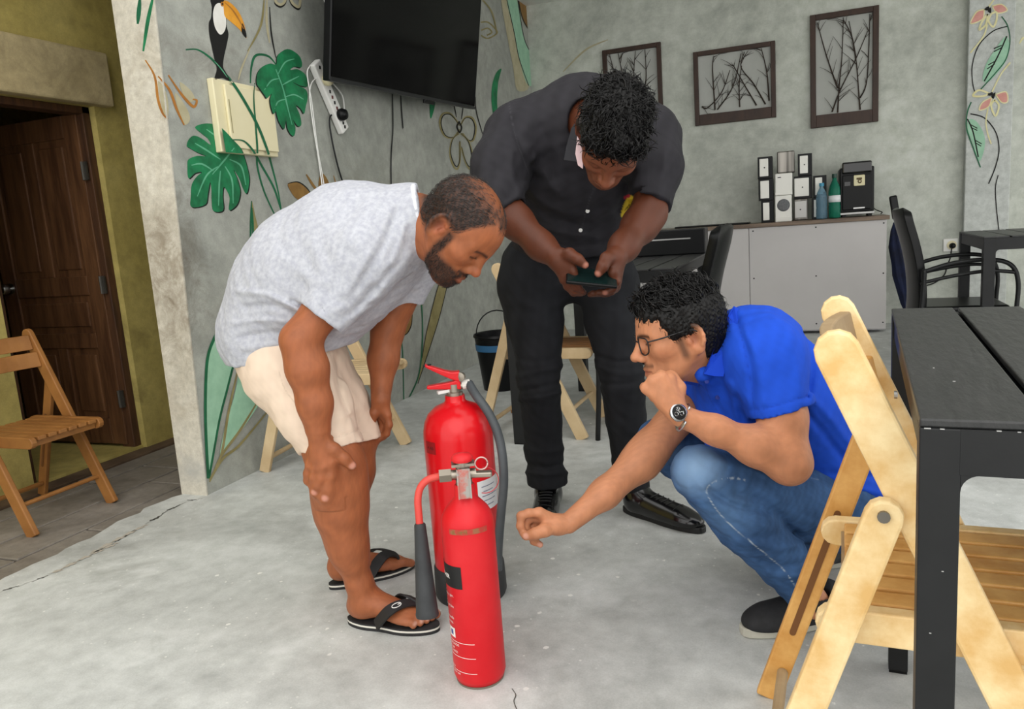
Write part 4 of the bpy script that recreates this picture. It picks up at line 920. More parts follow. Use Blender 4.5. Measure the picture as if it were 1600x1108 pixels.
wrap(E2, R2 + .0003, None, 0, 0, 0, mat('red_sticker', '#8e1216', .5), e2, 'rating_plate', poly=patch(R2, -R2 * 1.15, -R2 * .72, .425, .458)); wrap(E2, R2 + .0006, '4 AB', .012, -1.05, .437, M_INK, e2, 'rating_mark')
# ================================================================ PEOPLE: continuous surfaces from blended volumes
class Sdf:
    def __init__(s): s.ops = []; s.posts = []
    def rc(s, a, b, ra, rb, k=.02, op='u', lat=None, sc=1.0, clip=()):
        a, b = np.asarray(a, float), np.asarray(b, float)
        c = (a + b) / 2; R = np.linalg.norm(b - a) / 2 + max(ra, rb) * max(sc, 1.0)
        s.ops.append(('rc', op, k, c, R, (a, b, ra, rb, lat, sc, clip))); return s
    def el(s, c, r, M=None, k=.02, op='u', clip=()):
        s.ops.append(('el', op, k, np.asarray(c, float), max(r), (np.asarray(c, float), np.asarray(r, float), M, clip))); return s
    def chain(s, pts, rad, k=.02, op='u', **kw):
        for i in range(len(pts) - 1): s.rc(pts[i], pts[i + 1], rad[i], rad[i + 1], k, op, **kw)
        return s
    @staticmethod
    def prim(o, p):
        kind, _, _, _, _, q = o
        f = np.float32
        if kind == 'rc':
            a, b, ra, rb, lat, sc, clip = q
            ba = (b - a).astype(f); pa = p - a.astype(f)
            t = np.clip((pa @ ba) / f(max(ba @ ba, 1e-12)), 0, 1)
            v = pa - t[..., None] * ba
            if lat is not None:
                l = np.asarray(lat, f); co = v @ l; v = v - (co * f(1 - 1 / sc))[..., None] * l
            d = np.sqrt(np.einsum('...i,...i->...', v, v)) - (f(ra) + f(rb - ra) * t)
        else:
            c, r, M, clip = q; v = p - c.astype(f)
            if M is not None: v = v @ M.astype(f)          # columns are the local axes
            v = v / r.astype(f); n = np.sqrt(np.einsum('...i,...i->...', v, v)); d = (n - 1) * f(r.min())
        for (pt, n) in clip: d = np.maximum(d, (p - np.asarray(pt, f)) @ np.asarray(n, f))
        return d
    def eval_blocks(s, org, off, rad):
        """org (n,3) block centres, off (m,3) offsets, rad block radius"""
        n, m = len(org), len(off); val = np.full((n, m), .2, np.float32)
        org = org.astype(np.float32); off = off.astype(np.float32)
        for o in s.ops:
            near = np.linalg.norm(org - o[3].astype(np.float32), axis=1) - o[4] < rad + o[2] + .012
            ix = np.nonzero(near)[0]
            for c0 in range(0, len(ix), 600):
                j = ix[c0:c0 + 600]; p = org[j][:, None, :] + off[None]
                d = s.prim(o, p); k = np.float32(max(o[2], 1e-5)); cur = val[j]
                if o[1] == 'u':
                    h = np.maximum(k - np.abs(cur - d), 0) / k; val[j] = np.minimum(cur, d) - h * h * k * .25
                elif o[1] == 's':
                    d = -d; h = np.maximum(k - np.abs(cur - d), 0) / k; val[j] = np.maximum(cur, d) + h * h * k * .25
                elif o[1] == 'i':
                    h = np.maximum(k - np.abs(cur - d), 0) / k; val[j] = np.maximum(cur, d) + h * h * k * .25
        for fn in s.posts:
            if m == 1: continue
            for c0 in range(0, n, 600):
                sub = val[c0:c0 + 600]; mk = np.abs(sub) < .028
                if mk.any():
                    bi, oi = np.nonzero(mk); sub[bi, oi] += fn(org[c0:c0 + 600][bi] + off[oi]).astype(np.float32)
        return val
    def mesh(s, vox, B=12):
        us = [o for o in s.ops if o[1] == 'u']
        lo = np.min([o[3] - o[4] for o in us], 0) - .03; hi = np.max([o[3] + o[4] for o in us], 0) + .03
        bs = B * vox; nb = np.ceil((hi - lo) / bs).astype(int)
        gi = np.stack(np.meshgrid(*[np.arange(k) for k in nb], indexing='ij'), -1).reshape(-1, 3)
        cen = lo + (gi + .5) * bs; rad = bs * .5 * math.sqrt(3)
        pass
        d0 = s.eval_blocks(cen, np.zeros((1, 3)), rad)[:, 0]
        keep = np.abs(d0) < rad * 1.25 + .012
        kb, kc = gi[keep], cen[keep]
        ar = np.arange(B + 1); o3 = np.stack(np.meshgrid(ar, ar, ar, indexing='ij'), -1).reshape(-1, 3)
        val = s.eval_blocks(kc, (o3 - B / 2) * vox, rad).reshape(-1, B + 1, B + 1, B + 1)
        dim = nb * B + 1
        G = np.ones(tuple(dim), np.float32)
        for i in range(len(kb)):
            a, b, c = kb[i] * B; G[a:a + B + 1, b:b + B + 1, c:c + B + 1] = val[i]
        # unsampled inner blocks
        for i in np.nonzero(~keep & (d0 < 0))[0]:
            a, b, c = gi[i] * B; sub = G[a:a + B + 1, b:b + B + 1, c:c + B + 1]; sub[sub == 1] = -1
        I = G < 0
        cnt = np.zeros(tuple(dim - 1), np.int8)
        for dx in (0, 1):
            for dy in (0, 1):
                for dz in (0, 1): cnt += I[dx:dim[0] - 1 + dx, dy:dim[1] - 1 + dy, dz:dim[2] - 1 + dz]
        act = np.argwhere((cnt > 0) & (cnt < 8)); del cnt
        cn = [(0, 0, 0), (1, 0, 0), (0, 1, 0), (1, 1, 0), (0, 0, 1), (1, 0, 1), (0, 1, 1), (1, 1, 1)]
        cv = np.stack([G[act[:, 0] + c[0], act[:, 1] + c[1], act[:, 2] + c[2]] for c in cn], 1)
        acc = np.zeros((len(act), 3)); num = np.zeros(len(act))
        for a in range(8):
            for b in range(a + 1, 8):
                if sum(abs(cn[a][i] - cn[b][i]) for i in range(3)) != 1: continue
                sg = (cv[:, a] < 0) != (cv[:, b] < 0)
                t = cv[:, a] / np.where(sg, cv[:, a] - cv[:, b], 1)
                pt = np.array(cn[a]) + t[:, None] * (np.array(cn[b]) - np.array(cn[a]))
                acc[sg] += pt[sg]; num += sg
        vert = lo + (act + acc / num[:, None]) * vox
        idx = np.full(tuple(dim - 1), -1, np.int32); idx[act[:, 0], act[:, 1], act[:, 2]] = np.arange(len(act))
        quads = []
        for ax in range(3):
            u, v = (ax + 1) % 3, (ax + 2) % 3
            sl0 = [slice(None)] * 3; sl1 = [slice(None)] * 3; sl0[ax] = slice(0, -1); sl1[ax] = slice(1, None)
            ed = np.argwhere(I[tuple(sl0)] != I[tuple(sl1)])
            ed = ed[(ed[:, u] > 0) & (ed[:, v] > 0) & (ed[:, u] < dim[u] - 1) & (ed[:, v] < dim[v] - 1)]
            q = []
            for du, dv in ((-1, -1), (0, -1), (0, 0), (-1, 0)):
                e = ed.copy(); e[:, u] += du; e[:, v] += dv; q.append(idx[e[:, 0], e[:, 1], e[:, 2]])
            q = np.stack(q, 1); ins = I[ed[:, 0], ed[:, 1], ed[:, 2]]
            q[~ins] = q[~ins][:, ::-1]; quads.append(q)
        quads = np.concatenate(quads); quads = quads[(quads >= 0).all(1)]

        return vert.astype(np.float32), quads.astype(np.int32)

def largest(vert, quads, minshare=.02):
    """drop stray specks"""
    n = len(vert); lab = np.arange(n)
    e = np.concatenate([quads[:, [0, 1]], quads[:, [1, 2]], quads[:, [2, 3]], quads[:, [3, 0]]])
    for _ in range(400):
        m = np.minimum(lab[e[:, 0]], lab[e[:, 1]]); new = lab.copy()
        np.minimum.at(new, e[:, 0], m); np.minimum.at(new, e[:, 1], m); new = new[new]; new = new[new]; new = new[new]; new = new[new]
        if (new == lab).all(): break
        lab = new
    r, c = np.unique(lab, return_counts=True); ok = np.isin(lab, r[c > minshare * n])
    mp = np.cumsum(ok) - 1; q = quads[ok[quads].all(1)]
    return vert[ok], mp[q].astype(np.int32)

def np_obj(name, vert, quads, m, parent=None, col=None, origin=None):
    loc = np.zeros(3)
    if parent is None:
        lo, hi = vert.min(0), vert.max(0); loc = np.array([(lo[0] + hi[0]) / 2, (lo[1] + hi[1]) / 2, lo[2]])
    me = bpy.data.meshes.new(name); n, q = len(vert), len(quads)
    me.vertices.add(n); me.vertices.foreach_set('co', (vert - loc).astype(np.float32).ravel())
    me.loops.add(q * 4); me.loops.foreach_set('vertex_index', quads.ravel())
    me.polygons.add(q); me.polygons.foreach_set('loop_start', np.arange(0, q * 4, 4, dtype=np.int32)); me.polygons.foreach_set('loop_total', np.full(q, 4, np.int32))
    me.update(calc_edges=True); me.validate()
    me.polygons.foreach_set('use_smooth', np.ones(q, bool))
    if col is not None:
        at = me.color_attributes.new('Col', 'FLOAT_COLOR', 'POINT')
        at.data.foreach_set('color', np.concatenate([col, np.ones((n, 1))], 1).astype(np.float32).ravel())
    if not isinstance(m, (list, tuple)): m = [m]
    for k in m: me.materials.append(k)
    o = bpy.data.objects.new(name, me); COL.objects.link(o)
    if parent is not None: o.parent = parent; o.matrix_parent_inverse = parent.matrix_basis.inverted()
    else: o.location = Vector(loc)
    return o

def projv(p):
    v = (p - CAM.astype(np.float32)) @ RM.astype(np.float32)
    return v[..., 0] / v[..., 2] * F_ + CX, v[..., 1] / v[..., 2] * F_ + CY, v[..., 2]
def polydist(u, v, pts):
    best = np.full(u.shape, 1e9, np.float32)
    for i in range(len(pts) - 1):
        a, b = np.array(pts[i], np.float32), np.array(pts[i + 1], np.float32); d = b - a
        t = np.clip(((u - a[0]) * d[0] + (v - a[1]) * d[1]) / max(float(d @ d), 1e-6), 0, 1)
        best = np.minimum(best, (u - a[0] - t * d[0]) ** 2 + (v - a[1] - t * d[1]) ** 2)
    return np.sqrt(best)
def folds(lst):
    """cloth creases that run along traced lines: (points, height, width in px, [depth min, max])"""
    lst = [(cr(l[0], 4), l[1], l[2], l[3] if len(l) > 3 else (0, 9)) for l in lst]
    def fn(p):
        u, v, d = projv(p); out = np.zeros(u.shape, np.float32)
        for pts, amp, wd, dr in lst:
            a = np.array(pts); x0, x1, y0, y1 = a[:, 0].min() - 3 * wd, a[:, 0].max() + 3 * wd, a[:, 1].min() - 3 * wd, a[:, 1].max() + 3 * wd
            m = (u > x0) & (u < x1) & (v > y0) & (v < y1) & (d > dr[0]) & (d < dr[1])
            if m.any(): out[m] -= amp * np.exp(-(polydist(u[m], v[m], pts) / wd) ** 2)
        return out
    return fn
_nd = rng.normal(0, 1, (14, 3)); _nd /= np.linalg.norm(_nd, axis=1)[:, None]; _np = rng.uniform(0, 6.28, 14)
def wob(amp, wl, seed=0, axis=None):
    """gentle irregular undulation"""
    def fn(p):
        out = np.zeros(p.shape[:-1], np.float32)
        for i in range(5):
            k = _nd[(i + seed * 3) % 14].copy()
            if axis is not None: k = k - axis * (k @ axis) * .75
            f = 2 * math.pi / wl * (1 + .45 * i)
            out += np.sin(p @ (k * f).astype(np.float32) + np.float32(_np[(i + seed) % 14])) * np.float32(amp / (1 + .6 * i))
        return out
    return fn

# ---------------------------------------------------------------- colour painting on the vertices
class Paint:
    def __init__(s, vert, base): s.p = vert.astype(np.float32); s.c = np.tile(np.array(lin(base)[:3]), (len(vert), 1)); s.u, s.v, s.d = projv(s.p)
    def mix(s, w, col): w = np.clip(w, 0, 1)[:, None]; s.c = s.c * (1 - w) + np.array(lin(col)[:3]) * w; return s
    def ball(s, c, r, col, a=1.0, soft=.5):
        d = np.linalg.norm(s.p - np.asarray(c, np.float32), axis=1) / r; return s.mix(a * np.clip((1 - d) / soft, 0, 1), col)
    def line(s, pts, wd, col, a=1.0, dr=(0, 9), soft=1.0):
        d = polydist(s.u, s.v, cr(pts, 4)); w = np.clip((wd - d) / soft, 0, 1) * ((s.d > dr[0]) & (s.d < dr[1])); return s.mix(a * w, col)
    def noise(s, amp, wl, seed=0):
        n = wob(1.0, wl, seed)(s.p); s.c = np.clip(s.c * (1 + amp * n)[:, None], 0, 1); return s

# ---------------------------------------------------------------- head
def frame3(Fv, Uv):
    Fv = np.asarray(Fv, float); Fv = Fv / np.linalg.norm(Fv); Uv = np.asarray(Uv, float); Uv = Uv - Fv * (Uv @ Fv); Uv /= np.linalg.norm(Uv)
    return np.stack([Fv, np.cross(Uv, Fv), Uv], 1)          # columns: forward, left, up
def head(S, O, M, s=1.0, jaw=1.0, nose=1.0, cheek=1.0):
    T = lambda x, y, z: O + M @ (np.array([x, y, z]) * s)
    E = lambda c, r, k=.02, op='u', R=None: S.el(T(*c), np.array(r) * s, M if R is None else M @ R, k * s, op)
    Rc = lambda a, b, ra, rb, k=.02, op='u': S.rc(T(*a), T(*b), ra * s, rb * s, k * s, op)
    E((-.012, 0, .038), (.098, .077, .088)); E((.034, 0, .034), (.060, .063, .060), .03); E((.044, 0, -.025), (.047, .055, .065), .03)
    for g in (-1, 1):
        Rc((-.004, .052 * jaw * g, -.040), (.058, .024 * g, -.098), .020, .018, .03)
        E((.056, .042 * g, -.014), (.024 * cheek, .021, .019), .025)
        Rc((.086, .010 * g, .022), (.068, .048 * g, .022), .0095, .009, .016)
    E((.072, 0, -.101), (.021, .023, .018), .022)
    for g in (-1, 1):
        E((.098, .031 * g, .006), (.016, .017, .012), .014, 's'); E((.0755, .031 * g, .006), (.0135, .0150, .0135), .004)
        Rc((.086, .018 * g, .012), (.080, .044 * g, .011), .0030, .0028, .006)      # upper lid fold
    Rc((.088, 0, .020), (.111 * nose, 0, -.024), .0080, .0105, .014); E((.112 * nose, 0, -.027), (.0125, .0115, .0105), .008)
    for g in (-1, 1): E((.101 * nose, .0140 * g, -.031), (.0115, .0080, .0090), .007); E((.107 * nose, .0068 * g, -.0385), (.0050, .0042, .0040), .003, 's')
    E((.078, 0, -.064), (.022, .029, .026), .020)
    for g in (-1, 1):
        Rc((.0985, 0, -.0600), (.087, .023 * g, -.0655), .0056, .0035, .006); Rc((.0965, 0, -.0745), (.087, .021 * g, -.068), .0070, .0035, .006)
        Rc((.1045, 0, -.0668), (.091, .024 * g, -.0668), .0020, .0016, .003, 's')
    for g in (-1, 1):
        c, sn = math.cos(.42), math.sin(.42)
        Re = np.array([[c, -g * sn, 0], [g * sn, c, 0], [0, 0, 1.]])      # flared outward to the back
        Re = np.array([[c, g * sn, 0], [-g * sn, c, 0], [0, 0, 1.]])
        ct = math.cos(.2); st_ = math.sin(.2); Rt = np.array([[ct, 0, st_], [0, 1, 0], [-st_, 0, ct]]); Re = Re @ Rt
        ce = np.array([-.014, .079 * g, -.002]); L = lambda x, y, z: tuple(ce + Re @ np.array([x, y * g, z]))
        E(L(0, 0, 0), (.021, .0065, .029), .010, 'u', Re); E(L(.004, -.002, -.027), (.010, .0065, .011), .010, 'u', Re)
        E(L(.003, .0075, -.003), (.0125, .0085, .0170), .005, 's', Re)
        ring = [L(.017 * math.cos(a) - .002, .0045, .027 * math.sin(a) + .002) for a in np.linspace(.35, 4.3, 9)]
        for i in range(8): Rc(ring[i], ring[i + 1], .0042, .0040, .004)
        E(L(.015, .004, -.006), (.006, .004, .007), .005, 'u', Re)
    return T
def head_paint(pt, O, M, s, skin, lip, brow, beard=None, hairline=None):
    q = (pt.p - O.astype(np.float32)) @ M.astype(np.float32) / s
    x, y, z = q[:, 0], q[:, 1], q[:, 2]; ay = np.abs(y)
    inh = (np.abs(x) < .14) & (ay < .11) & (z > -.14) & (z < .15)
    g = lambda cx, cy, cz, rx, ry, rz: np.clip(1.6 * (1 - np.sqrt(((x - cx) / rx) ** 2 + ((ay - cy) / ry) ** 2 + ((z - cz) / rz) ** 2)), 0, 1)
    pt.mix(g(.095, 0, -.067, .02, .026, .013) * inh * .8, lip)
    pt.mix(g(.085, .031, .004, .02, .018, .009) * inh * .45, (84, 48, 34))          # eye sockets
    lash = np.exp(-((z - (.0005)) / .0022) ** 2) * (np.abs(ay - .031) < .015) * (x > .07) * inh; pt.mix(lash * .9, (20, 12, 10))
    bz = .0235 - ((ay - .028) / .03) ** 2 * .006
    bw = np.exp(-((z - bz) / .0048) ** 2) * (ay > .008) * (ay < .050) * (x > .05) * inh; pt.mix(bw * .85, brow)
    pt.mix(g(.110, 0, -.028, .018, .02, .02) * inh * .35, (172, 98, 76)); pt.mix(g(-.006, .08, -.005, .02, .02, .028) * inh * .3, (160, 82, 62))
    pt.mix(g(.06, .044, -.02, .03, .03, .03) * inh * .18, (176, 96, 70))
    nos = g(.107, .0068, -.0385, .007, .006, .006); pt.mix(nos * inh * .8, (46, 20, 14))
    pt.mix(g(-.010, .083, -.004, .013, .012, .018) * inh * .55, (92, 44, 32))  # ear hollow: shade painted into the skin colour
    if beard is not None: pt.mix(beard(x, ay, z) * inh, brow)
    return q, inh

def hair_mesh(S, O, M, s, keep, lift, vox, noise=0.0, wl=.02, latf=1.0):
    lift = np.array([lift, lift * latf, lift])
    """cap following the skull where keep(x,|y|,z) holds"""
    H = Sdf(); T = lambda x, y, z: O + M @ (np.array([x, y, z]) * s)
    H.el(T(-.012, 0, .038), (np.array([.098, .077, .088]) + lift) * s, M, .001); H.el(T(.034, 0, .034), (np.array([.060, .063, .060]) + lift * .8) * s, M, .03 * s)
    H.el(T(-.035, 0, -.015), (np.array([.060, .062, .07]) + lift * .7) * s, M, .03 * s)
    Of, Mf = O.astype(np.float32), M.astype(np.float32)
    def cut(p):
        q = (p - Of) @ Mf / np.float32(s); return np.maximum(0, keep(q[..., 0], np.abs(q[..., 1]), q[..., 2])) * .6
    H.posts.append(cut)
    if noise: H.posts.append(wob(noise, wl, 1)); H.posts.append(wob(noise * .6, wl * .45, 4))
    return H.mesh(vox)
def locks(vert, quads, n, L, r, curl, parent, m, name, M, flow, seed=1, seg=5, lift=.6, sel=None, jit=.35):
    """short strands rooted on a hair cap, one mesh"""
    rg = np.random.default_rng(seed); a, b, c = vert[quads[:, 0]], vert[quads[:, 1]], vert[quads[:, 2]]
    nn = np.cross(b - a, c - a); ar = np.linalg.norm(nn, axis=1); ok = ar > 1e-12
    cen = (a + c) / 2; nn = nn / np.maximum(ar, 1e-12)[:, None]
    if sel is not None: ok &= sel(cen)
    pick = rg.choice(np.nonzero(ok)[0], n, p=ar[ok] / ar[ok].sum())
    V_, F4 = [], []; k = 0
    for i in pick:
        p = cen[i] + rg.normal(0, .0015, 3); nr = nn[i]
        fl = flow(p); fl = fl - nr * (fl @ nr); fl /= max(np.linalg.norm(fl), 1e-6)
        fl = fl + rg.normal(0, jit, 3); fl -= nr * (fl @ nr); fl /= max(np.linalg.norm(fl), 1e-6)
        sd = np.cross(nr, fl); ph = rg.uniform(0, 6.28); ln = L * rg.uniform(.6, 1.3); cu = curl * rg.uniform(.4, 1.3); sg = rg.choice([-1, 1])
        pts = []
        for j in range(seg + 1):
            t = j / seg
            pts.append(p + nr * (lift * ln * math.sin(t * 2.4) * .55) + fl * (ln * t * (1 - .25 * cu * t)) + sd * (sg * cu * ln * .35 * math.sin(t * 3.0 + ph * .3)) + nr * (-.25 * ln * t * t))
        pts = np.array(pts); rr = r * rg.uniform(.7, 1.3)
        for j in range(seg + 1):
            w = rr * (1 - .75 * (j / seg) ** 2); V_ += [pts[j] + sd * w, pts[j] - sd * w * .5 + nr * w * .8, pts[j] - sd * w * .5 - nr * w * .8]
        for j in range(seg):
            for e in range(3): F4.append((k + 3 * j + e, k + 3 * j + (e + 1) % 3, k + 3 * j + 3 + (e + 1) % 3, k + 3 * j + 3 + e))
        k += 3 * (seg + 1)
    o = np_obj(name, np.array(V_, np.float32), np.array(F4, np.int32), m, parent); o['kind'] = 'stuff'; return o

def foot(S, heel, toe, ankle, big, z0=.018, k=.02, toes=True):
    """bare foot; big = lateral sign (towards camera +) of the big toe"""
    f = toe - heel; f[2] = 0; L = np.linalg.norm(f); f /= L; l = np.cross(f, [0, 0, 1.]); 
    if l @ CF > 0: l = -l                                   # l points to the camera
    H = lambda a, b, z: heel + f * a * L + l * b + np.array([0, 0, z0 + z - heel[2]])
    S.el(H(.11, 0, .032), (.036, .030, .032), np.stack([f, l, [0, 0, 1.]], 1), k)
    S.rc(ankle, H(.20, 0, .045), .033, .036, k); S.rc(H(.18, 0, .05), H(.66, .004 * big, .024), .036, .022, k, lat=l, sc=1.15)
    S.el(H(.70, 0, .018), (.048, .043, .018), np.stack([f, l, [0, 0, 1.]], 1), k)
    if toes:
        off = [.030, .012, -.003, -.017, -.030]; ln = [1.0, .985, .95, .905, .85]; rr = [.0125, .0092, .0088, .0084, .0082]
        for i in range(5): S.chain([H(.74, off[i] * big, .014), H((.74 + ln[i]) / 2 + .01, off[i] * big * 1.08, .017), H(ln[i] - .03, off[i] * big * 1.1, .009)], [rr[i] * 1.05, rr[i] * .95, rr[i]], .005)
    return H, f, l, L
def finger(S, pts, r0, r1, k=.006):
    n = len(pts); S.chain(pts, [r0 + (r1 - r0) * i / (n - 1) for i in range(n)], k)

M_SKIN = mat('skin', '#ffffff', .48, vcol=True, sss=.12, bump=.08, bscale=420, spec=.32)
M_HAIR = mat('black_hair', '#060505', .5, col2='#0c0b0a', scale=60, spec=.3)

def shoe(heel, toe, ankle, upper, sole, parent, lace=None, style='derby', zs=.016):
    f = toe - heel; f[2] = 0; L = np.linalg.norm(f); f = f / L; l = np.cross(f, [0, 0, 1.])
    if l @ CF > 0: l = -l
    H = lambda a, b, z: np.array([heel[0], heel[1], 0]) + f * a * L + l * b + np.array([0, 0, z])
    Mx = np.stack([f, l, [0, 0, 1.]], 1); S = Sdf()
    S.el(H(.15, 0, .05), (.042, .034, .048), Mx, .02); S.rc(H(.20, 0, .060), H(.72, 0, .036), .040, .031, .03, lat=l, sc=1.12)
    S.el(H(.82, 0, .030), (L * .17, .041, .028), Mx, .03); S.el(H(.5, 0, .03), (L * .3, .037, .03), Mx, .03)
    S.rc(H(.20, 0, .06), ankle, .042, .040, .02, clip=((H(.2, 0, .105), np.array([0, 0, 1.])),))
    S.rc(ankle - np.array([0, 0, .05]), ankle + np.array([0, 0, .05]), .034, .036, .004, 's', clip=((H(.2, 0, .085), np.array([0, 0, -1.])),))
    S.ops.append(('rc', 'i', .003, H(.5, 0, .05), 2., (H(.5, 0, .05), H(.5, 0, .051), 2., 2., None, 1., ((H(0, 0, zs - .003), np.array([0, 0, -1.])),))))
    v, q = S.mesh(.003); u = np_obj('shoe_upper', v, q, upper, parent)
    n = 44; ol = []
    for i in range(n):
        a = 2 * math.pi * i / n; t = .5 - .515 * math.cos(a); w = (.037 + .010 * (t - .35) * (1 if t > .35 else .3)) * np.sign(math.sin(a)) * abs(math.sin(a)) ** .72 * (1 - .12 * math.exp(-((t - .4) / .14) ** 2)); ol.append((t, w))
    obj('shoe_sole', MB().prism([H(t, w, .001) for t, w in ol], (0, 0, zs)), sole, u, bevel=.003)
    if lace is not None:
        from mathutils.bvhtree import BVHTree
        bv = BVHTree.FromPolygons([tuple(map(float, p)) for p in v], [tuple(map(int, f_)) for f_ in q])
        def top(a, b, up=.001):
            h = bv.ray_cast(V(H(a, b, .3)), Vector((0, 0, -1))); return np.array(h[0]) + np.array([0, 0, up]) if h[0] else H(a, b, .04)
        for k in range(4):
            a = .43 + .065 * k
            obj('lace', MB().tube(cr([top(a - .02, -.022), top(a, -.008), top(a, .008), top(a - .02, .022)], 4), .0022, 6), lace, u, smooth=True)
        obj('toe_seam', MB().tube([top(.70 + .02 * math.cos(w_ * 40), w_, 0) for w_ in np.linspace(-.034, .034, 12)], .0012, 5), lace, u, smooth=True)
    return H
def flap(name, pts, m, parent, th=.004, off=None):
    """cloth piece with thickness; pts are (px, py, depth)"""
    v = [P(*p) for p in pts]; return obj(name, MB().prism(v, (CF * th) if off is None else off), m, parent, bevel=.0015)
# ---------------------------------------------------------------- bending man in the white shirt
def man1():
    J = P; S = Sdf()
    S.rc(J(430, 525, 2.04), J(560, 392, 1.94), .085, .09, .03); S.rc(J(560, 392, 1.94), J(620, 358, 1.91), .09, .060, .03)
    # near arm
    S.rc(J(575, 385, 1.82), J(470, 531, 1.80), .058, .042, .03); S.rc(J(560, 392, 1.92), J(575, 385, 1.82), .07, .06, .03)
    S.chain([J(468, 533, 1.80), J(480, 575, 1.81), J(492, 630, 1.825), J(497, 670, 1.835)], [.0415, .0455, .0375, .0310], .03)
    d = 1.838
    mc = [J(517, 721, d + .004), J(507, 728, d), J(495, 730, d + .004), J(485, 726, d + .014)]
    for m_, r in zip(mc, (.0125, .0125, .0122, .0115)): S.rc(J(499, 684, d), m_, .0195, r, .012)
    finger(S, [mc[0], J(516, 744, d + .008), J(512, 763, d + .016), J(508, 777, d + .022)], .0108, .0080)
    finger(S, [mc[1], J(502, 746, d + .006), J(496, 760, d + .014), J(491, 768, d + .02)], .0108, .0082)
    finger(S, [mc[2], J(490, 746, d + .012), J(487, 757, d + .022)], .0104, .0082)
    finger(S, [mc[3], J(481, 740, d + .024), J(480, 751, d + .032)], .0098, .0078)
    finger(S, [J(506, 690, d), J(523, 702, d - .002), J(539, 716, d + .004), J(550, 727, d + .012)], .0155, .0090, .010)
    # far arm
    S.rc(J(650, 405, 2.06), J(606, 520, 2.10), .055, .039, .03); S.rc(J(600, 380, 1.95), J(650, 405, 2.06), .06, .055, .03)
    S.chain([J(604, 522, 2.10), J(599, 560, 2.10), J(595, 618, 2.09)], [.039, .038, .027], .03)
    d = 2.085
    mc = [J(605, 648, d), J(601, 650, d + .01), J(596, 650, d + .02), J(591, 648, d + .03)]
    for m_ in mc: S.rc(J(595, 626, d), m_, .019, .0118, .012)
    finger(S, [mc[0], J(608, 664, d + .002), J(604, 678, d + .012), J(596, 684, d + .02)], .0104, .0078); finger(S, [mc[1], J(606, 668, d + .014), J(600, 683, d + .02)], .0102, .0078)
    finger(S, [mc[2], J(598, 668, d + .03), J(592, 684, d + .03)], .010, .0078); finger(S, [mc[3], J(592, 664, d + .04), J(588, 678, d + .04)], .0095, .0075)
    finger(S, [J(590, 632, d), J(584, 646, d - .004), J(582, 661, d)], .0140, .0085, .010)
    # legs
    S.chain([J(452, 585, 1.96), J(512, 690, 1.93), J(528, 728, 1.93)], [.07, .060, .0575], .03)
    S.chain([J(528, 728, 1.93), J(531, 770, 1.94), J(534, 805, 1.95), J(544, 855, 1.965), J(562, 912, 1.985)], [.0575, .0555, .0505, .0395, .0325], .06)
    S.chain([J(480, 580, 2.10), J(552, 690, 2.10)], [.07, .058], .03); S.chain([J(552, 690, 2.10), J(552, 735, 2.10), J(545, 790, 2.13), J(538, 840, 2.15), J(532, 885, 2.17)], [.056, .054, .049, .038, .032], .03)
    h1, t1_ = onz(552, 973), onz(679, 985); a1 = J(562, 912, 1.985)
    H1, f1, l1, L1 = foot(S, h1, t1_, a1, -1)
    h2, t2_ = onz(522, 919), onz(641, 886); a2 = J(532, 885, 2.17)
    H2, f2, l2, L2 = foot(S, h2, t2_, a2, 1)
    # neck and head
    Fh = .574 * CR + .819 * CD - .12 * CF; Uh = .819 * CR - .574 * CD - .38 * CF
    M = frame3(Fh, Uh); s = .97; near = M @ np.array([-.014, -.079, 0]) * s
    O = J(688, 349, 1.725) - near
    head(S, O, M, s, jaw=1.06, nose=.97)
    T = lambda x, y, z: O + M @ (np.array([x, y, z]) * s)
    S.chain([J(606, 362, 1.91), J(650, 345, 1.86), T(-.030, 0, -.035)], [.060, .060, .056], .03); S.rc(J(650, 362, 1.85), T(.01, 0, -.07), .05, .04, .03)
    v, q = S.mesh(.0027)
    pt = Paint(v, (146, 86, 54)); pt.noise(.05, .05, 2).noise(.04, .012, 5)
    hb = wob(1.0, .006, 3)
    def beard(x, ay, z):
        b = np.clip((-.044 - z - .25 * (x - .02) * (x < .02)) / .016, 0, 1) * np.clip((x - .004) / .014, 0, 1)
        side = np.clip((.016 - np.abs(x - .022)) / .01, 0, 1) * (ay > .045) * np.clip((.02 - z) / .02, 0, 1)
        mus = np.exp(-((z + .050) / .007) ** 2) * (x > .07) * (ay < .030)
        lipz = np.clip(1.6 * (1 - np.sqrt(((x - .096) / .02) ** 2 + (ay / .024) ** 2 + ((z + .067) / .012) ** 2)), 0, 1)
        nk = np.clip((z + .125) / .02, 0, 1)
        return np.clip(np.maximum.reduce([b * nk * .80, side * .8, mus * .85]) - lipz, 0, 1)
    hq, inh = head_paint(pt, O, M, s, None, (138, 78, 62), (26, 20, 18), beard)
    # close-cropped hair, thin on the crown
    x, y, z = hq[:, 0], np.abs(hq[:, 1]), hq[:, 2]; nz_ = wob(1.0, .010, 3)(v) * .35
    def zone(x, y, z):
        top = np.clip((z - .070) / .015, 0, 1) * np.clip((.086 - x - .75 * y * (y > .018)) / .016, 0, 1)
        side = np.clip((z - .010) / .014, 0, 1) * np.clip((.034 + .45 * (z - .02) - x) / .012, 0, 1) * (z < .095)
        back = np.clip((-.010 - x) / .02, 0, 1) * np.clip((z + .050 + .2 * (x + .05)) / .02, 0, 1)
        return np.maximum.reduce([top, side, back])
    bald = np.clip(1.35 - np.sqrt(((x - .0) / .085) ** 2 + ((y - .0) / .055) ** 2 + ((z - .125) / .06) ** 2), 0, 1)
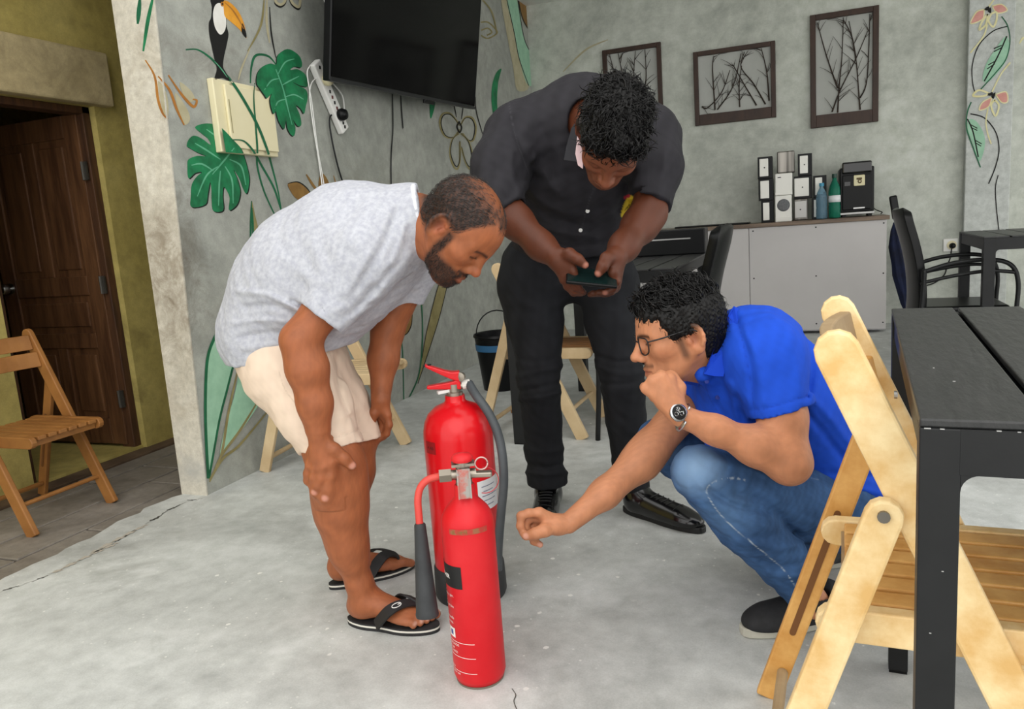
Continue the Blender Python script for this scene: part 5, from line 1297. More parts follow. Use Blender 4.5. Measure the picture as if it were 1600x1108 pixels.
    pt.mix(np.clip(zone(x, y, z) * (1 - .60 * bald) * (.92 + .2 * nz_), 0, 1) * inh, (30, 24, 21))
    # nails, soles
    for (n_, r) in ((J(508, 778, 1.85), .011), (J(491, 769, 1.85), .010), (J(551, 728, 1.845), .012)): pt.ball(n_, r, (196, 140, 122), .8)
    for H in (H1, H2): pt.mix(np.clip((.020 - np.abs(v[:, 2] - .028)) / .02, 0, 1) * .25 * (np.linalg.norm(v - H(.6, 0, 0), axis=1) < .16), (176, 116, 88))
    big = -1
    off = [.030, .012, -.003, -.017, -.030]; ln = [1.0, .985, .95, .905, .85]
    for HH, bg in ((H1, -1), (H2, 1)):
        for i in range(5): pt.ball(HH(ln[i] - .012, off[i] * bg * 1.1, .015), .0085, (206, 160, 142), .75)
    v_skin, q_skin = v, q
    body = np_obj('person', v, q, M_SKIN, col=pt.c)
    tag(body, 'bending person in grey-white t-shirt, cream shorts and black flip-flops, hands on knees', 'person')

    # t-shirt
    C = Sdf(); lat = CF
    C.chain([J(436, 512, 2.04), J(462, 468, 2.02), J(498, 432, 1.99), J(560, 388, 1.95)], [.143, .160, .176, .163], .05, lat=lat, sc=1.08)
    cpl = (J(658, 345, 1.87), .98 * CR - .2 * CD + .08 * CF)
    C.rc(J(560, 388, 1.95), J(640, 348, 1.90), .160, .088, .05, lat=lat, sc=1.15, clip=(cpl,))
    cp2 = (J(658, 345, 1.87) , .98 * CR - .2 * CD + .08 * CF)
    C.rc(J(600, 370, 1.93), J(666, 345, 1.865), .115, .088, .03, clip=(cp2,))
    ad = J(470, 531, 1.80) - J(575, 385, 1.82); ad /= np.linalg.norm(ad); hm = J(502, 497, 1.805)
    C.chain([J(600, 375, 1.86), J(570, 398, 1.815), J(490, 512, 1.80)], [.10, .083, .0585], .045, clip=((hm, ad),))
    fd = J(606, 520, 2.10) - J(650, 405, 2.06); fd /= np.linalg.norm(fd); fh = J(630, 462, 2.08)
    C.chain([J(620, 385, 1.99), J(645, 410, 2.06), J(620, 490, 2.09)], [.09, .07, .056], .04, clip=((fh, fd),))
    # hem of the shirt
    C.rc(J(432, 530, 2.04), J(445, 568, 2.03), .142, .128, .04, lat=lat, sc=1.1); C.rc(J(470, 520, 2.02), J(500, 548, 2.0), .10, .075, .04, lat=lat, sc=1.2)
    zc = J(420, 566, 2.02)[2]
    bp = (J(420, 566, 1.92), np.array([0, 0, -1.0]) + .10 * CR)
    C.ops.append(('rc', 'i', .004, J(480, 450, 1.95), 2.0, (J(480, 450, 1.95), J(480, 451, 1.95), 3., 3., None, 1., (bp,))))
    C.rc(J(520, 470, 1.80), J(490, 520, 1.80), .050, .046, .004, 's', clip=((hm - ad * .016, -ad),)); C.rc(fh - fd * .02, fh + fd * .05, .046, .044, .004, 's')
    C.rc(J(640, 349, 1.875), J(700, 335, 1.85), .072, .072, .004, 's', clip=((J(651, 347, 1.87), -(.98 * CR - .2 * CD)),))
    C.posts.append(folds([([(372, 455), (420, 462), (470, 488)], .006, 5), ([(385, 480), (430, 478), (468, 495)], -.006, 5), ([(365, 505), (410, 500), (455, 505)], .005, 5), ([(372, 528), (420, 520), (460, 520)], -.005, 5), ([(378, 545), (430, 538), (470, 535)], .004, 5),
        ([(620, 330), (600, 380), (570, 430), (540, 470)], -.007, 7), ([(632, 350), (618, 400), (590, 440)], .006, 6), ([(575, 400), (555, 440), (535, 480)], .006, 7), ([(545, 395), (525, 440), (505, 480)], -.005, 8), ([(610, 420), (580, 455), (550, 490)], -.006, 6), ([(600, 450), (570, 480), (535, 510)], .005, 7),
        ([(520, 330), (490, 370), (470, 420)], .004, 12), ([(560, 310), (530, 360), (515, 400)], -.004, 12), ([(640, 400), (610, 440), (570, 500)], .005, 8), ([(440, 400), (470, 430), (500, 440)], .004, 9), ([(455, 470), (480, 485), (490, 500)], -.008, 4)]))
    C.posts.append(wob(.0011, .10, 1)); C.posts.append(wob(.0003, .035, 2))
    v, q = C.mesh(.0042)
    pt = Paint(v, (178, 180, 186)); pt.noise(.02, .02, 3)
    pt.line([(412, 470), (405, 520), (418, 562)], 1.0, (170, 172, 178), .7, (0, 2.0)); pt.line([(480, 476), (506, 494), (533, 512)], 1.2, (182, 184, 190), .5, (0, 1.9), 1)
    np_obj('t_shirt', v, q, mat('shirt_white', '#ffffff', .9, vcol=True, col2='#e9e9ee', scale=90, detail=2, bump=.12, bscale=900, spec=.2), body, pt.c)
    np_obj  # neckband
    nb = Sdf(); ring = []
    ax = .98 * CR - .2 * CD; ax = ax / np.linalg.norm(ax); c0 = J(658, 345, 1.862); e1_ = CF - ax * (CF @ ax); e1_ /= np.linalg.norm(e1_); e2_ = np.cross(ax, e1_)
    for i in range(25):
        a = 2 * math.pi * i / 24; ring.append(c0 + e1_ * .080 * math.cos(a) + e2_ * .083 * math.sin(a))
    obj('neckband', MB().tube(ring, .0075, 8), mat('shirt_rib', '#c9cbd1', .9, spec=.2), body, smooth=True)

    # shorts
    B = Sdf()
    B.rc(J(438, 540, 2.04), J(452, 580, 2.02), .128, .118, .04, lat=lat, sc=1.15)
    hn = .17 * CR + .985 * CD; hn = hn / np.linalg.norm(hn); hp, hf = J(522, 697, 1.93), J(565, 688, 2.10)
    B.chain([J(456, 572, 1.97), J(490, 640, 1.945), J(527, 712, 1.93)], [.108, .088, .073], .04, clip=((hp, hn),))
    B.chain([J(486, 572, 2.10), J(525, 635, 2.10), J(566, 704, 2.10)], [.108, .086, .066], .03, clip=((hf, hn),))
    B.rc(J(510, 678, 1.933), J(530, 720, 1.93), .062, .060, .003, 's', clip=((hp - hn * .010, -hn),)); B.rc(J(560, 680, 2.10), J(570, 710, 2.10), .054, .053, .003, 's', clip=((hf - hn * .008, -hn),))
    B.rc(J(478, 660, 1.95), J(484, 700, 1.95), .03, .022, .03, clip=((J(480, 704, 1.95), hn),))
    B.posts.append(folds([([(525, 560), (530, 610), (545, 650)], -.006, 5), ([(470, 590), (490, 640), (500, 680)], .004, 8), ([(420, 580), (450, 630), (476, 680)], -.003, 7), ([(510, 560), (520, 600), (520, 640)], .004, 6), ([(484, 676), (520, 683), (560, 672)], -.003, 2), ([(440, 600), (445, 640)], .003, 6), ([(540, 600), (565, 640), (585, 660)], .003, 7), ([(500, 650), (525, 655), (550, 645)], .003, 5)]))
    B.posts.append(wob(.0012, .08, 4))
    v, q = B.mesh(.0042)
    pt = Paint(v, (214, 194, 174)); pt.noise(.02, .03, 6)
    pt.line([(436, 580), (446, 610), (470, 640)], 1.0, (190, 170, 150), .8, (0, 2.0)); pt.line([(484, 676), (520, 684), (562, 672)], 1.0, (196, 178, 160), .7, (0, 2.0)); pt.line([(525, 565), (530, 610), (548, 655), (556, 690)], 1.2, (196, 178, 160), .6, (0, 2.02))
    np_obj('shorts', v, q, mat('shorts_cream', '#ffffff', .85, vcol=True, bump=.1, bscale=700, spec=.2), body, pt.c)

    # flip-flops
    for (H, f, l, L, bg, h) in ((H1, f1, l1, L1, -1, h1), (H2, f2, l2, L2, 1, h2)):
        n = 40; ol = []
        for i in range(n):
            a = 2 * math.pi * i / n; u = .5 - .56 * math.cos(a); w = (.039 + .013 * (u - .3) * (1 if u > .3 else .2)) * math.sin(a) * (1 - .18 * math.exp(-((u - .42) / .16) ** 2)); ol.append((u, w))
        sole = [H(u, w, -.0005) for u, w in ol]; G = [np.array([p[0], p[1], 0]) for p in sole]
        so = obj('sandal_sole', MB().prism([g + np.array([0, 0, .0135]) for g in G], (0, 0, .0045)), mat('foam_black', '#1c1c1d', .75, col2='#262627', scale=60), body)
        obj('sole_stripe', MB().prism([g + np.array([0, 0, .0085]) for g in G], (0, 0, .005)), mat('foam_white', '#cfccc2', .7), so)
        obj('sole_base', MB().prism([g + np.array([0, 0, .0005]) for g in G], (0, 0, .008)), MATS['foam_black'], so)
        th = H(.80, .020 * bg, .024)
        for sg in (-1, 1):
            end = H(.40, sg * .040, .004); pk = H(.56, sg * .037, .044); pk2 = H(.68, sg * .016 + .008 * bg, .050)
            pts = cr([end, pk, pk2, th + np.array([0, 0, .012]), H(.82, .020 * bg, .004)], 6)
            mb = MB(); vs = []; nn_ = len(pts)
            for i, p_ in enumerate(pts):
                t = pts[min(i + 1, nn_ - 1)] - pts[max(i - 1, 0)]; t = t / np.linalg.norm(t); c_ = H(.6, 0, .0); out = p_ - c_; out = out - t * (out @ t); out /= np.linalg.norm(out)
                wv = np.cross(t, out); wd = .0165 * (1 - (i / (nn_ - 1)) ** 2 * .78); vs += [p_ + wv * wd + out * .002, p_ - wv * wd + out * .002, p_ - wv * wd + out * .0065, p_ + wv * wd + out * .0065]
            fs = [(4 * i + j, 4 * i + (j + 1) % 4, 4 * i + 4 + (j + 1) % 4, 4 * i + 4 + j) for i in range(nn_ - 1) for j in range(4)] + [(0, 1, 2, 3), tuple(4 * nn_ - 4 + j for j in range(4))]
            sp = obj('sandal_strap', mb.add(vs, fs), mat('strap_black', '#1a1a1b', .6), body, auto=50)
            if sg > 0 and H is H1:      # white oval mark on the near strap
                i = 9; p_ = pts[i]; t = pts[i + 1] - pts[i - 1]; t /= np.linalg.norm(t); c_ = H(.6, 0, 0); out = p_ - c_; out -= t * (out @ t); out /= np.linalg.norm(out); wv = np.cross(t, out)
                Mm = Matrix((Vector(t), Vector(wv), Vector(out))).transposed()
                ring = [p_ + out * .0078 + t * (.013 * math.cos(a)) + wv * (.0065 * math.sin(a)) for a in np.linspace(.35, 2 * math.pi - .1, 16)] + [p_ + out * .0078 + t * .003]
                obj('strap_logo', MB().tube(ring, .0012, 5), mat('logo_white', '#d8d8d4', .5), sp)
    # hair: short strands over the cropped zone and along the beard
    keep = lambda x, y, z: .45 - np.clip(1.0 * np.maximum.reduce([np.clip((z - .070) / .015, 0, 1) * np.clip((.086 - x - .75 * y * (y > .018)) / .016, 0, 1), np.clip((z - .010) / .014, 0, 1) * np.clip((.034 + .45 * (z - .02) - x) / .012, 0, 1) * (z < .095), np.clip((-.010 - x) / .02, 0, 1) * np.clip((z + .050 + .2 * (x + .05)) / .02, 0, 1)]), 0, 1)
    hv, hq_ = hair_mesh(None, O, M, s, keep, .0012, .003)
    flow = lambda p: -M[:, 0] * .6 - M[:, 2] * .5
    def dens(c):
        q_ = (c - O) @ M / s; r_ = np.random.default_rng(1).random(len(c)); inner = np.sqrt((q_[:, 0] / .085) ** 2 + (q_[:, 1] / .055) ** 2 + ((q_[:, 2] - .125) / .06) ** 2)
        return r_ < np.clip(inner * 1.1 - .35, .12, 1)
    locks(hv, hq_, 5200, .013, .00055, .4, body, mat('cropped_hair', '#1a1614', .5, col2='#3a322d', scale=80), 'hair', M, flow, 3, 3, .3, dens)
    hl = (v_skin - O) @ M / s; bd_ = beard(hl[:, 0], np.abs(hl[:, 1]), hl[:, 2]) * (np.abs(hl[:, 0]) < .13) * (np.abs(hl[:, 2]) < .14) * (np.abs(hl[:, 1]) < .1)
    qq = q_skin[(bd_[q_skin] > .55).all(1)]
    locks(v_skin, qq, 2600, .007, .0004, .3, body, MATS['cropped_hair'], 'beard', M, lambda p: -M[:, 2] + .2 * M[:, 0], 4, 3, .5)
    return body
man1()
# ---------------------------------------------------------------- standing man in black, holding a phone
def man2():
    J = P; S = Sdf(); lat = CR
    S.rc(J(888, 390, 2.58), J(915, 240, 2.31), .09, .09, .03, lat=lat, sc=1.4); S.rc(J(915, 240, 2.31), J(918, 190, 2.25), .09, .075, .03, lat=lat, sc=1.5)
    # right arm (image left)
    S.chain([J(870, 215, 2.27), J(800, 205, 2.27), J(783, 318, 2.15)], [.06, .058, .044], .03)
    S.chain([J(783, 318, 2.15), J(806, 346, 2.13), J(845, 384, 2.085), J(868, 402, 2.06)], [.044, .0445, .036, .0295], .03)
    d = 2.035; mc = [J(892, 406, d - .005), J(888, 416, d + .004), J(884, 427, d + .014), J(881, 437, d + .024)]
    for m_, r in zip(mc, (.0135, .013, .0125, .012)): S.rc(J(872, 406, 2.05), m_, .0215, r, .014)
    finger(S, [mc[0], J(896, 424, d), J(901, 440, d + .006), J(906, 450, d + .012)], .0112, .0085); finger(S, [mc[1], J(892, 434, d + .012), J(899, 449, d + .02), J(910, 455, d + .022)], .0112, .0085)
    finger(S, [mc[2], J(888, 443, d + .03), J(898, 455, d + .036), J(912, 457, d + .036)], .0108, .0082); finger(S, [mc[3], J(886, 448, d + .04), J(896, 458, d + .05), J(908, 459, d + .05)], .010, .0078)
    finger(S, [J(878, 398, 2.04), J(890, 397, d - .016), J(903, 405, d - .026), J(914, 414, d - .024)], .0165, .0105, .012)
    # left arm (image right)
    S.chain([J(960, 215, 2.27), J(1025, 215, 2.25), J(1014, 334, 2.17)], [.06, .058, .046], .03)
    S.chain([J(1014, 334, 2.17), J(1000, 352, 2.15), J(975, 385, 2.09), J(964, 400, 2.065)], [.046, .047, .0375, .031], .03)
    mc = [J(958, 425, d), J(961, 430, d + .012), J(963, 436, d + .024), J(964, 440, d + .036)]
    for m_, r in zip(mc, (.0135, .013, .0125, .012)): S.rc(J(961, 404, 2.055), m_, .0225, r, .014)
    finger(S, [mc[0], J(963, 440, d + .006), J(958, 451, d + .016), J(946, 457, d + .02)], .0112, .0085); finger(S, [mc[1], J(963, 446, d + .024), J(955, 456, d + .03), J(935, 457, d + .032)], .0112, .0085)
    finger(S, [mc[2], J(963, 449, d + .034), J(950, 458, d + .044), J(926, 458, d + .044)], .0108, .0082); finger(S, [mc[3], J(961, 452, d + .044), J(945, 459, d + .054), J(922, 460, d + .054)], .010, .0078)
    finger(S, [J(955, 400, 2.04), J(948, 404, d - .014), J(942, 416, d - .026), J(935, 427, d - .024)], .0185, .0112, .012)
    # hidden legs
    S.chain([J(830, 441, 2.60), J(842, 595, 2.60), J(857, 750, 2.72)], [.07, .045, .034], .03); S.chain([J(950, 441, 2.56), J(972, 595, 2.52), J(989, 755, 2.62)], [.07, .045, .034], .03)
    S.rc(J(888, 400, 2.58), J(830, 441, 2.60), .09, .07, .03); S.rc(J(888, 400, 2.58), J(950, 441, 2.56), .09, .07, .03)
    # head
    a = -.14 * CR + .99 * CD; Fh = .975 * a - .22 * CF; Uh = -.22 * a - .975 * CF
    M = frame3(Fh, Uh); s = 1.03; O = J(909, 201, 1.985) - M @ np.array([-.014, -.079, 0]) * s
    head(S, O, M, s, jaw=1.05)
    T = lambda x, y, z: O + M @ (np.array([x, y, z]) * s)
    S.el(T(-.016, -.088, .004), (.020 * s, .009, .030 * s), M, .008); S.el(T(-.010, -.097, .002), (.010, .006, .016), M, .004, 's')
    S.chain([J(920, 170, 2.25), T(-.03, 0, -.09), T(-.022, 0, -.03)], [.075, .060, .056], .03); S.rc(J(920, 200, 2.2), T(.01, 0, -.07), .05, .04, .03)
    v, q = S.mesh(.0030)
    pt = Paint(v, (86, 46, 29)); pt.noise(.05, .05, 2)
    beard = lambda x, ay, z: np.clip((-.035 - z) / .03, 0, 1) * np.clip((x - .0) / .03, 0, 1) * .55
    hq, inh = head_paint(pt, O, M, s, None, (128, 72, 60), (18, 14, 13), beard)
    x, y, z = hq[:, 0], np.abs(hq[:, 1]), hq[:, 2]
    pt.mix(inh * np.clip((x - .02) / .05, 0, 1) * .6, (136, 82, 58))
    pt.mix(np.clip(np.maximum(np.clip((z - .045) / .02, 0, 1) * np.clip((.07 - x) / .02, 0, 1), np.clip((z - .0) / .02, 0, 1) * np.clip((.02 - x) / .02, 0, 1)), 0, 1) * inh * .9, (16, 13, 12))
    for n_ in (J(915, 415, d - .03), J(934, 428, d - .03), J(945, 458, d + .015)): pt.ball(n_, .011, (176, 118, 100), .7)
    body = np_obj('person', v, q, M_SKIN, col=pt.c)
    tag(body, 'standing person in black shirt, black jeans and black shoes looking down at a phone', 'person')

    # black shirt
    C = Sdf()
    C.chain([J(886, 400, 2.58), J(893, 345, 2.49), J(912, 270, 2.36)], [.118, .122, .128], .05, lat=lat, sc=1.5)
    C.rc(J(912, 270, 2.36), J(914, 196, 2.29), .128, .128, .05, lat=lat, sc=1.55)
    C.rc(J(905, 200, 2.30), J(806, 212, 2.28), .112, .082, .06); C.rc(J(925, 200, 2.30), J(1014, 214, 2.27), .112, .080, .06)
    C.rc(J(912, 170, 2.27), J(930, 172, 2.20), .098, .080, .04)
    ra = J(806, 346, 2.13) - J(783, 318, 2.15); ra /= np.linalg.norm(ra); rp = J(797, 331, 2.14)
    C.chain([J(806, 214, 2.27), J(782, 262, 2.21), J(777, 312, 2.155)], [.088, .080, .066], .04); C.rc(J(777, 312, 2.155), J(806, 344, 2.13), .064, .056, .03, clip=((rp, ra),))
    la = J(1000, 352, 2.15) - J(1020, 225, 2.25); la /= np.linalg.norm(la); lp = J(1012, 320, 2.175)
    C.chain([J(1016, 216, 2.26), J(1022, 262, 2.22), J(1010, 335, 2.17)], [.086, .076, .064], .04, clip=((lp, la),))
    C.rc(J(1000, 300, 2.18), J(1008, 335, 2.17), .052, .050, .003, 's', clip=((lp - la * .02, -la),)); C.rc(rp - ra * .02, rp + ra * .06, .049, .047, .003, 's')
    bp = (J(886, 404, 2.5), np.array([0, 0, -1.]))
    C.ops.append(('rc', 'i', .004, J(900, 250, 2.3), 2.0, (J(900, 250, 2.3), J(900, 251, 2.3), 3., 3., None, 1., (bp,))))
    C.chain([T(-.01, 0, -.06), J(922, 190, 2.16)], [.062, .066], .006, 's')
    C.posts.append(folds([([(800, 190), (815, 230), (838, 280)], -.006, 5), ([(830, 230), (850, 270), (870, 300)], .006, 7), ([(800, 240), (800, 270), (812, 300)], .006, 6), ([(845, 200), (860, 240), (865, 280)], -.005, 7), ([(820, 290), (850, 320), (890, 335)], .006, 7), ([(825, 310), (860, 340), (900, 350)], -.006, 6), ([(940, 280), (925, 310), (908, 365)], .004, 5), ([(990, 270), (975, 300), (965, 330)], -.007, 6), ([(1040, 240), (1035, 280), (1030, 310)], .005, 7), ([(870, 150), (880, 180), (882, 220)], .004, 8), ([(960, 320), (930, 345), (900, 370)], .005, 6), ([(770, 260), (775, 290), (790, 310)], -.005, 6), ([(985, 312), (1015, 318), (1044, 326)], .003, 3), ([(830, 350), (870, 362), (930, 370)], .005, 5), ([(840, 375), (890, 385), (940, 380)], -.005, 5)]))
    C.posts.append(wob(.0013, .10, 2)); C.posts.append(wob(.0004, .04, 5))
    v, q = C.mesh(.0045)
    pt = Paint(v, (38, 37, 41)); pt.noise(.08, .05, 3)
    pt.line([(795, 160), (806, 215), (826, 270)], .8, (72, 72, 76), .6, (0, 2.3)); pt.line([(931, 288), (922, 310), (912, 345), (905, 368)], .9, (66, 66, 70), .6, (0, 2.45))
    pt.line([(975, 336), (979, 322), (985, 310)], 5.5, (196, 168, 40), .95, (0, 2.4)); pt.line([(977, 309), (983, 306)], 3, (150, 30, 50), .95, (0, 2.4)); pt.line([(977, 328), (983, 320)], 1.4, (70, 50, 20), .9, (0, 2.4))
    M_SH = mat('shirt_black', '#ffffff', .8, vcol=True, bump=.1, bscale=800, spec=.25)
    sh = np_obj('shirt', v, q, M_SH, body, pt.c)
    import mathutils
    bvh = mathutils.bvhtree.BVHTree.FromPolygons([tuple(map(float, p)) for p in v], [tuple(map(int, f)) for f in q])
    def hit(px, py):
        r_ = ray(px, py); h = bvh.ray_cast(V(CAM), V(r_)); return np.array(h[0]) if h[0] else J(px, py, 2.3)
    for (bx_, by_) in ((918, 330), (907, 360), (932, 284)):
        c = hit(bx_, by_); obj('button', MB().lathe([(.001, -.002), (.006, -.002), (.006, .002), (.001, .0025)], 12, c - CF * .001, V((0, 0, 1)).rotation_difference(V(-CF)).to_matrix()), mat('button_white', '#cfcfca', .4), sh, auto=40)
    M_COL = mat('collar_black', '#2a2a2e', .8, spec=.25)
    flap('collar', [(908, 178, 2.07), (893, 200, 2.09), (885, 228, 2.085), (881, 250, 2.07), (903, 253, 2.02), (909, 225, 2.03), (911, 200, 2.05)], M_COL, sh)
    flap('collar_lining', [(902, 212, 2.045), (899, 240, 2.025), (903, 258, 2.01), (911, 264, 2.0), (912, 240, 2.02), (908, 222, 2.035)], mat('collar_pink', '#c9aeb0', .7), sh)

    # black jeans
    B = Sdf(); k = .04
    px = lambda x, y, d_, r: (J(x, y, d_), r * d_ / 1200.)
    R_ = [px(835, 420, 2.60, 54), px(829, 445, 2.60, 51), px(836, 503, 2.60, 45), px(842, 560, 2.59, 36), px(842, 598, 2.59, 33), px(847, 656, 2.65, 30.5), px(850, 705, 2.69, 29), px(855, 748, 2.72, 30), px(857, 775, 2.73, 30)]
    L_ = [px(935, 420, 2.58, 52), px(949, 445, 2.57, 48), px(954, 503, 2.54, 40), px(966, 560, 2.52, 35), px(973, 598, 2.52, 34), px(978, 656, 2.56, 31), px(984, 718, 2.60, 27.5), px(989, 760, 2.62, 25), px(992, 790, 2.63, 26)]
    hz = (np.array([0, 0, .092]), np.array([0, 0, -1.])); hz2 = (np.array([0, 0, .092]), np.array([0, 0, -1.]))
    for CH, hh in ((R_, hz), (L_, hz2)):
        for i in range(len(CH) - 1): B.rc(CH[i][0], CH[i + 1][0], CH[i][1], CH[i + 1][1], .012 if i > 1 else .02, clip=(hh,))
    B.rc(J(888, 395, 2.60), J(888, 425, 2.60), .115, .105, .03, lat=lat, sc=1.35)
    B.posts.append(folds([([(800, 590), (840, 582), (880, 572)], .005, 5), ([(800, 612), (845, 605), (882, 595)], -.006, 4), ([(805, 625), (845, 622), (880, 612)], .005, 4), ([(805, 560), (840, 565), (882, 555)], -.004, 5), ([(930, 555), (965, 565), (1005, 560)], -.005, 4), ([(935, 575), (975, 585), (1008, 580)], .006, 5), ([(940, 600), (980, 600), (1010, 590)], -.005, 4), ([(815, 700), (850, 708), (885, 700)], .004, 5), ([(815, 722), (850, 730), (890, 722)], -.005, 4), ([(820, 738), (850, 742), (890, 738)], .006, 4), ([(960, 710), (990, 722), (1015, 718)], -.004, 5), ([(800, 470), (850, 480), (885, 470)], .004, 8), ([(930, 480), (970, 485), (1000, 470)], .004, 8), ([(862, 655), (868, 700)], .003, 8)]))
    B.posts.append(wob(.0012, .08, 6))
    v, q = B.mesh(.0045)
    pt = Paint(v, (30, 31, 34)); pt.noise(.1, .06, 1)
    np_obj('jeans', v, q, mat('jeans_black', '#ffffff', .85, vcol=True, bump=.1, bscale=900, spec=.2), body, pt.c)
    # patent shoes
    M_PAT = mat('patent_leather', '#070708', .22, coat=.35); M_SOL = mat('shoe_sole_black', '#141414', .5); M_LAC = mat('shoe_lace', '#121213', .6)
    shoe(onz(861, 786), onz(847, 836), J(857, 745, 2.72), M_PAT, M_SOL, body, M_LAC, zs=.018)
    shoe(onz(977, 798), onz(1099, 833), J(989, 752, 2.62), M_PAT, M_SOL, body, M_LAC, zs=.020)
    # hair
    keep = lambda x, y, z: np.maximum.reduce([(-.050 - z), (x - .078 - .1 * (z - .06)), (.035 + .9 * (x - .02) - z) * 1.0, np.where((y > .048) & (x > -.045), .052 - z, -1.0)])
    hv, hq_ = hair_mesh(None, O, M, s, keep, .018, .003, .0030, .026, .45)
    hv, hq_ = largest(hv, hq_)
    hb = np_obj('hair', hv, hq_, M_HAIR, body)
    whorl = T(-.035, 0, .13)
    def flow(p): dlt = p - whorl; return dlt / max(np.linalg.norm(dlt), 1e-6) + .3 * np.cross(M[:, 2], dlt) / max(np.linalg.norm(dlt), 1e-6) + .35 * M[:, 0]
    def noear(c):
        q_ = (c - O) @ M / s; return ~((np.abs(q_[:, 1]) > .044) & (q_[:, 0] > -.055) & (q_[:, 0] < .04) & (q_[:, 2] < .090))
    locks(hv, hq_, 2600, .036, .0018, 1.0, body, mat('hair_strands', '#060505', .32, spec=.34), 'hair_curls', M, flow, 5, 6, .14, noear, .16)
    # phone
    pc = J(924, 434, 2.035); ex = CR * .99 + CD * .1; ex /= np.linalg.norm(ex); nz = -.62 * CF - .78 * CD; nz -= ex * (nz @ ex); nz /= np.linalg.norm(nz); ey = np.cross(nz, ex)
    Mx = Matrix((Vector(ex), Vector(ey), Vector(nz))).transposed()
    ph = thing('smartphone', pc, 'black smartphone held in both hands by the standing person', 'phone')
    obj('phone_case', MB().box(pc, (.135, .074, .010), Mx), M_PLB, ph, bevel=.004, seg=3)
    obj('phone_screen', MB().box(pc + nz * .0052, (.128, .067, .001), Mx), mat('phone_glass', '#10201f', .08), ph)
    return body
man2()
